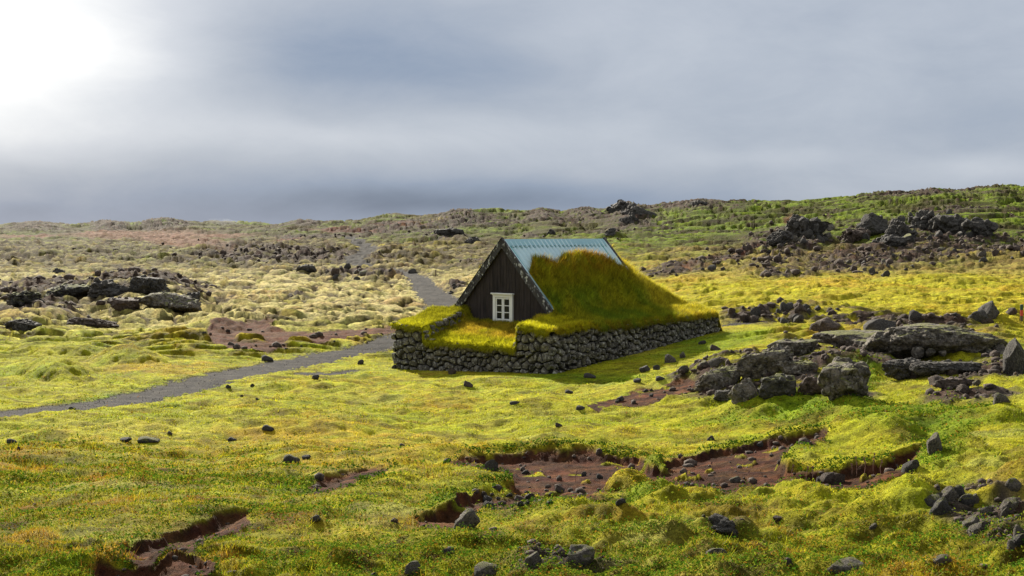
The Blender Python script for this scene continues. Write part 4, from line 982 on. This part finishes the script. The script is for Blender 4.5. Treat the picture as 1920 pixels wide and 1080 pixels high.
# ================================================================== grass, low plants and rubble (nobody could count them)
def sample(n, rng, wfun, rmax=60, umax=.53):
    rr = np.nonzero(ys < rmax)[0][-1]; c0, c1 = np.searchsorted(us, (-umax, umax))
    vy = np.abs(np.diff(VY[:rr+1, NC//2])) + .25; p = vy/vy.sum()
    r = rng.choice(rr, n, p=p); c = rng.integers(c0, c1-1, n)
    w = wfun(r, c); k = rng.random(n) < w; r, c = r[k], c[k]; fr, fc = rng.random(len(r)), rng.random(len(r))
    def bi(A):
        s = (1,)*(A.ndim-2); a, b = fr.reshape(-1, *s), fc.reshape(-1, *s)
        return (A[r, c]*(1-b)+A[r, c+1]*b)*(1-a)+(A[r+1, c]*(1-b)+A[r+1, c+1]*b)*a
    return r, c, np.stack([bi(X), bi(Y), bi(Z)], -1), bi(C), bi(Y)
rng = np.random.default_rng(33)
r, c, P, cc, dist = sample(900000, rng, lambda r, c: VEG[r, c]*np.where(Y[r, c] > 75, .75, 1), 125)
g3 = W3[r, c]; g2 = W2[r, c]; gfz = fz[r, c]
hh = .5*(.022+.040*rng.random(len(r)))*(1+.9*sstep(.1, .6, g2)+gfz*.5)*np.clip(dist/18, .8, 1.25)*np.where(dist > 60, 1.35, 1)
tall = rng.random(len(r)) < .02+.06*gfz; hh = np.where(tall, hh*2.2, hh)
ck_ = perlin(P[:, 0]*1.7, P[:, 1]*1.3, 73); hh = hh*(1+1.0*np.clip(ck_, -.3, 1))
cl = perlin(P[:, 0]*7, P[:, 1]*5, 71)*.5+perlin(P[:, 0]*2.3, P[:, 1]*2, 72)*.35
cc = cc*(.45+1.1*rng.random(len(r)))[:, None]*(1.12+.9*cl)[:, None]
orange = rng.random(len(r)) < (.03+.10*gfz*sstep(-.1, .5, g3+g2)); cc = np.where(orange[:, None], lin(185, 120, 52, KA)*(.7+.5*rng.random(len(r)))[:, None], cc)
pale = rng.random(len(r)) < .06; cc = np.where(pale[:, None], lin(205, 190, 120, KA)*.9, cc)
V, f, c3 = blades(P, cc, hh, np.maximum(.009, .00085*dist), 1.5, rng)
tag(mesh_obj('grass', V, f, M['blade'], cols=c3), 'short yellow green grass over the slope', 'grass', kind='stuff')
# low leafy plants
LEAFY = np.clip(green*.8 + .03 + EDGE*.9 + fz*.95*sstep(-.25, .35, -W2+.3*W3+.1), 0, 1)*(1-SOIL)*(1-PATH)*(PY > 690)
r, c, P, cc, dist = sample(620000, rng, lambda r, c: LEAFY[r, c], 40)
ed = EDGE[r, c] > .3
n = len(r); P[:, 2] += .01+.055*rng.random(n)+np.where(ed, .04*rng.random(n), 0); s = (.012+.012*rng.random(n))*np.clip(dist/15, .8, 1.6)
t1 = rng.standard_normal((n, 3)); t1[:, 2] *= .5; t1 /= np.linalg.norm(t1, axis=1)[:, None]
t2 = np.cross(t1, rng.standard_normal((n, 3))*np.array([.5, .5, 1])+np.array([0, 0, .8])); t2 /= np.linalg.norm(t2, axis=1)[:, None]
V = np.stack([P+t1*s[:, None], P+t2*s[:, None]*.6, P-t1*s[:, None], P-t2*s[:, None]*.6], 1).reshape(-1, 3); f = np.arange(4*n).reshape(-1, 4)
lc = np.where((rng.random(n) < .08)[:, None], lin(190, 140, 50, KA), np.where((rng.random(n) < .45)[:, None], lin(165, 180, 55, KA), lin(96, 138, 38, KA)))*(.7+.6*rng.random(n))[:, None]
lc = np.where((ed & (rng.random(n) < .75))[:, None], lin(78, 112, 34, KA)*(.6+.7*rng.random(n))[:, None], lc)
tag(mesh_obj('leafy_ground_cover', V, f, M['leaf'], cols=np.repeat(lc, 4, axis=0)), 'low leafy plants on the banks and the foreground', 'plants', kind='stuff')
# small rubble: shards strewn on stony and bare ground
RUB = np.clip(fz*.015*sstep(0, .3, W2+.3*W3) + ROCK*sstep(.2, .6, ROCK)*.9 + SOIL*.10*(1+3*ell(985, 935, 95, 26)), 0, 1)*(HD > .3)
def samp2(n, rng):
    rr0, rr1 = 0, np.nonzero(ys < 260)[0][-1]; c0, c1 = np.searchsorted(us, (-.5, .5))
    vy = np.abs(np.diff(VY[:rr1+1, NC//2])) + .25; p = vy/vy.sum(); r = rng.choice(rr1, n, p=p); c = rng.integers(c0, c1-1, n)
    k = rng.random(n) < RUB[r, c]; return r[k], c[k]
r, c = samp2(60000, rng); n = len(r)
v0, f0 = ico(1); P = np.stack([X[r, c], Y[r, c], Z[r, c]], -1)
sz = (.02+.05*rng.random(n)**3)*np.clip(Y[r, c]/14, .6, 7)
sc = sz[:, None]*(.6+.8*rng.random((n, 3))); sc[:, 2] *= .8
vv = v0[None]*(1+.5*(rng.random((n, len(v0), 1))-.5))*sc[:, None, :]; an = rng.random(n)*6.28
x_ = vv[..., 0]*np.cos(an)[:, None]-vv[..., 1]*np.sin(an)[:, None]; y_ = vv[..., 0]*np.sin(an)[:, None]+vv[..., 1]*np.cos(an)[:, None]
V = (np.stack([x_, y_, vv[..., 2]], -1)+P[:, None, :]+np.array([0, 0, .2])*sz[:, None, None]).reshape(-1, 3)
f = (f0[None]+(np.arange(n)*len(v0))[:, None, None]).reshape(-1, 3)
tag(mesh_obj('rubble', V, f, M['lava_brown']), 'small dark lava rubble over the stony ground', 'rubble', kind='stuff')
print('blades etc', n)

# ================================================================== posts, dry stalks, steam
def post(px, py, hpx, wpx, label, parts):
    x, y, z = ground_at(px, py); s = y/F; e = bpy.data.objects.new('marker_post', None); COL.objects.link(e); e.location = (x, y, z)
    tag(e, label, 'post'); H = hpx*s; w = wpx*s/2
    for name, a, b, mat in parts:
        mb = MB(); k = 8; z0, z1 = a*H-(.15 if a == 0 else 0), b*H; n0 = 0
        rings = [(z0, w), (z1-.01, w*.97), (z1, w*.85)]
        for zz, rr in rings: mb.v += [(rr*math.cos(i*math.tau/k), rr*math.sin(i*math.tau/k), zz) for i in range(k)]
        mb.f = [(j*k+i, j*k+(i+1) % k, (j+1)*k+(i+1) % k, (j+1)*k+i) for j in range(2) for i in range(k)]+[tuple(range(2*k, 3*k)), tuple(reversed(range(k)))]
        mb.build(name, M[mat], e)
    return e
post(1915, 601, 30, 6, 'short trail marker post with red band and dark green top by the boulders', [('shaft', 0, .30, 'post_wood'), ('red_band', .30, .66, 'post_red'), ('top_band', .66, 1, 'post_dark')])
post(817, 516, 10, 2.2, 'thin brown wooden post beside the far gravel path', [('shaft', 0, 1, 'post_wood')])
post(1346, 418, 13, 1.8, 'thin wooden post standing on the green hillside right of the house', [('shaft', 0, 1, 'post_wood')])
# dried flower stalks in the soil hollow
rs = random.Random(5); M['stalk'] = mat_plain('dry_stalk', (.22, .12, .09), .8, .2, .2)
def stalk(px, py, hpx):
    x, y, z = ground_at(px, py); H = hpx*y/F; r_ = .005
    pts = [Vector((0, 0, -.03)), Vector((rs.uniform(-.02, .02), 0, H*.5)), Vector((rs.uniform(-.05, .05), rs.uniform(-.03, .03), H))]
    V, f = [], []
    for i, p in enumerate(pts): V += [(p.x+r_*(1-.25*i)*math.cos(k*math.tau/5), p.y+r_*(1-.25*i)*math.sin(k*math.tau/5), p.z) for k in range(5)]
    f = [(j*5+k, j*5+(k+1) % 5, (j+1)*5+(k+1) % 5, (j+1)*5+k) for j in range(2) for k in range(5)]
    for q in range(7):                       # seed heads and side twigs
        t = rs.uniform(.55, 1); c = pts[1].lerp(pts[2], (t-.5)*2) if t > .5 else pts[1]; n = len(V); s = rs.uniform(.008, .016)
        d = Vector((rs.uniform(-1, 1), rs.uniform(-1, 1), rs.uniform(.2, 1))).normalized()*s*2
        V += [tuple(c+Vector(v)*s+d*.5) for v in ((1,0,0),(0,1,0),(-1,0,0),(0,-1,0),(0,0,1.6),(0,0,-1))]
        f += [tuple(n+k for k in t_) for t_ in ((0,1,4),(1,2,4),(2,3,4),(3,0,4),(1,0,5),(2,1,5),(3,2,5),(0,3,5))]
    o = mesh_obj('dried_stalk', V, f, M['stalk']); o.location = (x, y, z)
    tag(o, 'thin dry reddish flower stalk sticking up from the red soil hollow', 'stalk', 'dry stalks in the soil hollow')
for px, py, h in [(1403,905,30),(1465,903,32),(1484,900,30),(1511,900,26),(1524,898,24),(1597,890,22),(1606,892,34),(1620,890,32),(1637,888,40),(1652,890,26),(1079,905,26),(1335,880,14)]: stalk(px, py, h)
# steam over the far plain
x, y, z = ground_at(425, 421)
bm = bmesh.new(); bmesh.ops.create_icosphere(bm, subdivisions=3, radius=1); me = bpy.data.meshes.new('steam'); bm.to_mesh(me); bm.free()
st_ = bpy.data.objects.new('steam', me); COL.objects.link(st_); st_.location = (x, y-3, z+.8); st_.scale = (7.5, 4, 1.7); st_.rotation_euler = (0, .08, 0)
tag(st_, 'faint white steam drifting over the far plain', 'steam', kind='stuff')
m = bpy.data.materials.new('steam'); m.use_nodes = True; t = m.node_tree; t.nodes.clear(); T = NT(t)
o_ = T.n('ShaderNodeOutputMaterial'); v_ = T.n('ShaderNodeVolumePrincipled'); v_.inputs['Color'].default_value = (1, 1, 1, 1)
v_.inputs['Density'].default_value = .05; T.l(v_.outputs[0], o_.inputs['Volume'])
tc = T.n('ShaderNodeTexCoord'); ln = T.n('ShaderNodeVectorMath', operation='LENGTH'); T.l(tc.outputs['Object'], ln.inputs[0])
nz = T.noise(T.mapping(tc.outputs['Object'], (3, 2, 1)), 1.2, 3, .6)
T.l(T.m('MULTIPLY', T.m('MULTIPLY', T.m('SUBTRACT', 1.0, ln.outputs[1 if ln.outputs[0].type == 'VECTOR' else 0], clamp=True), T.m('SUBTRACT', nz.outputs[0], .42, clamp=True)), .45), v_.inputs['Density'])
me.materials.append(m)
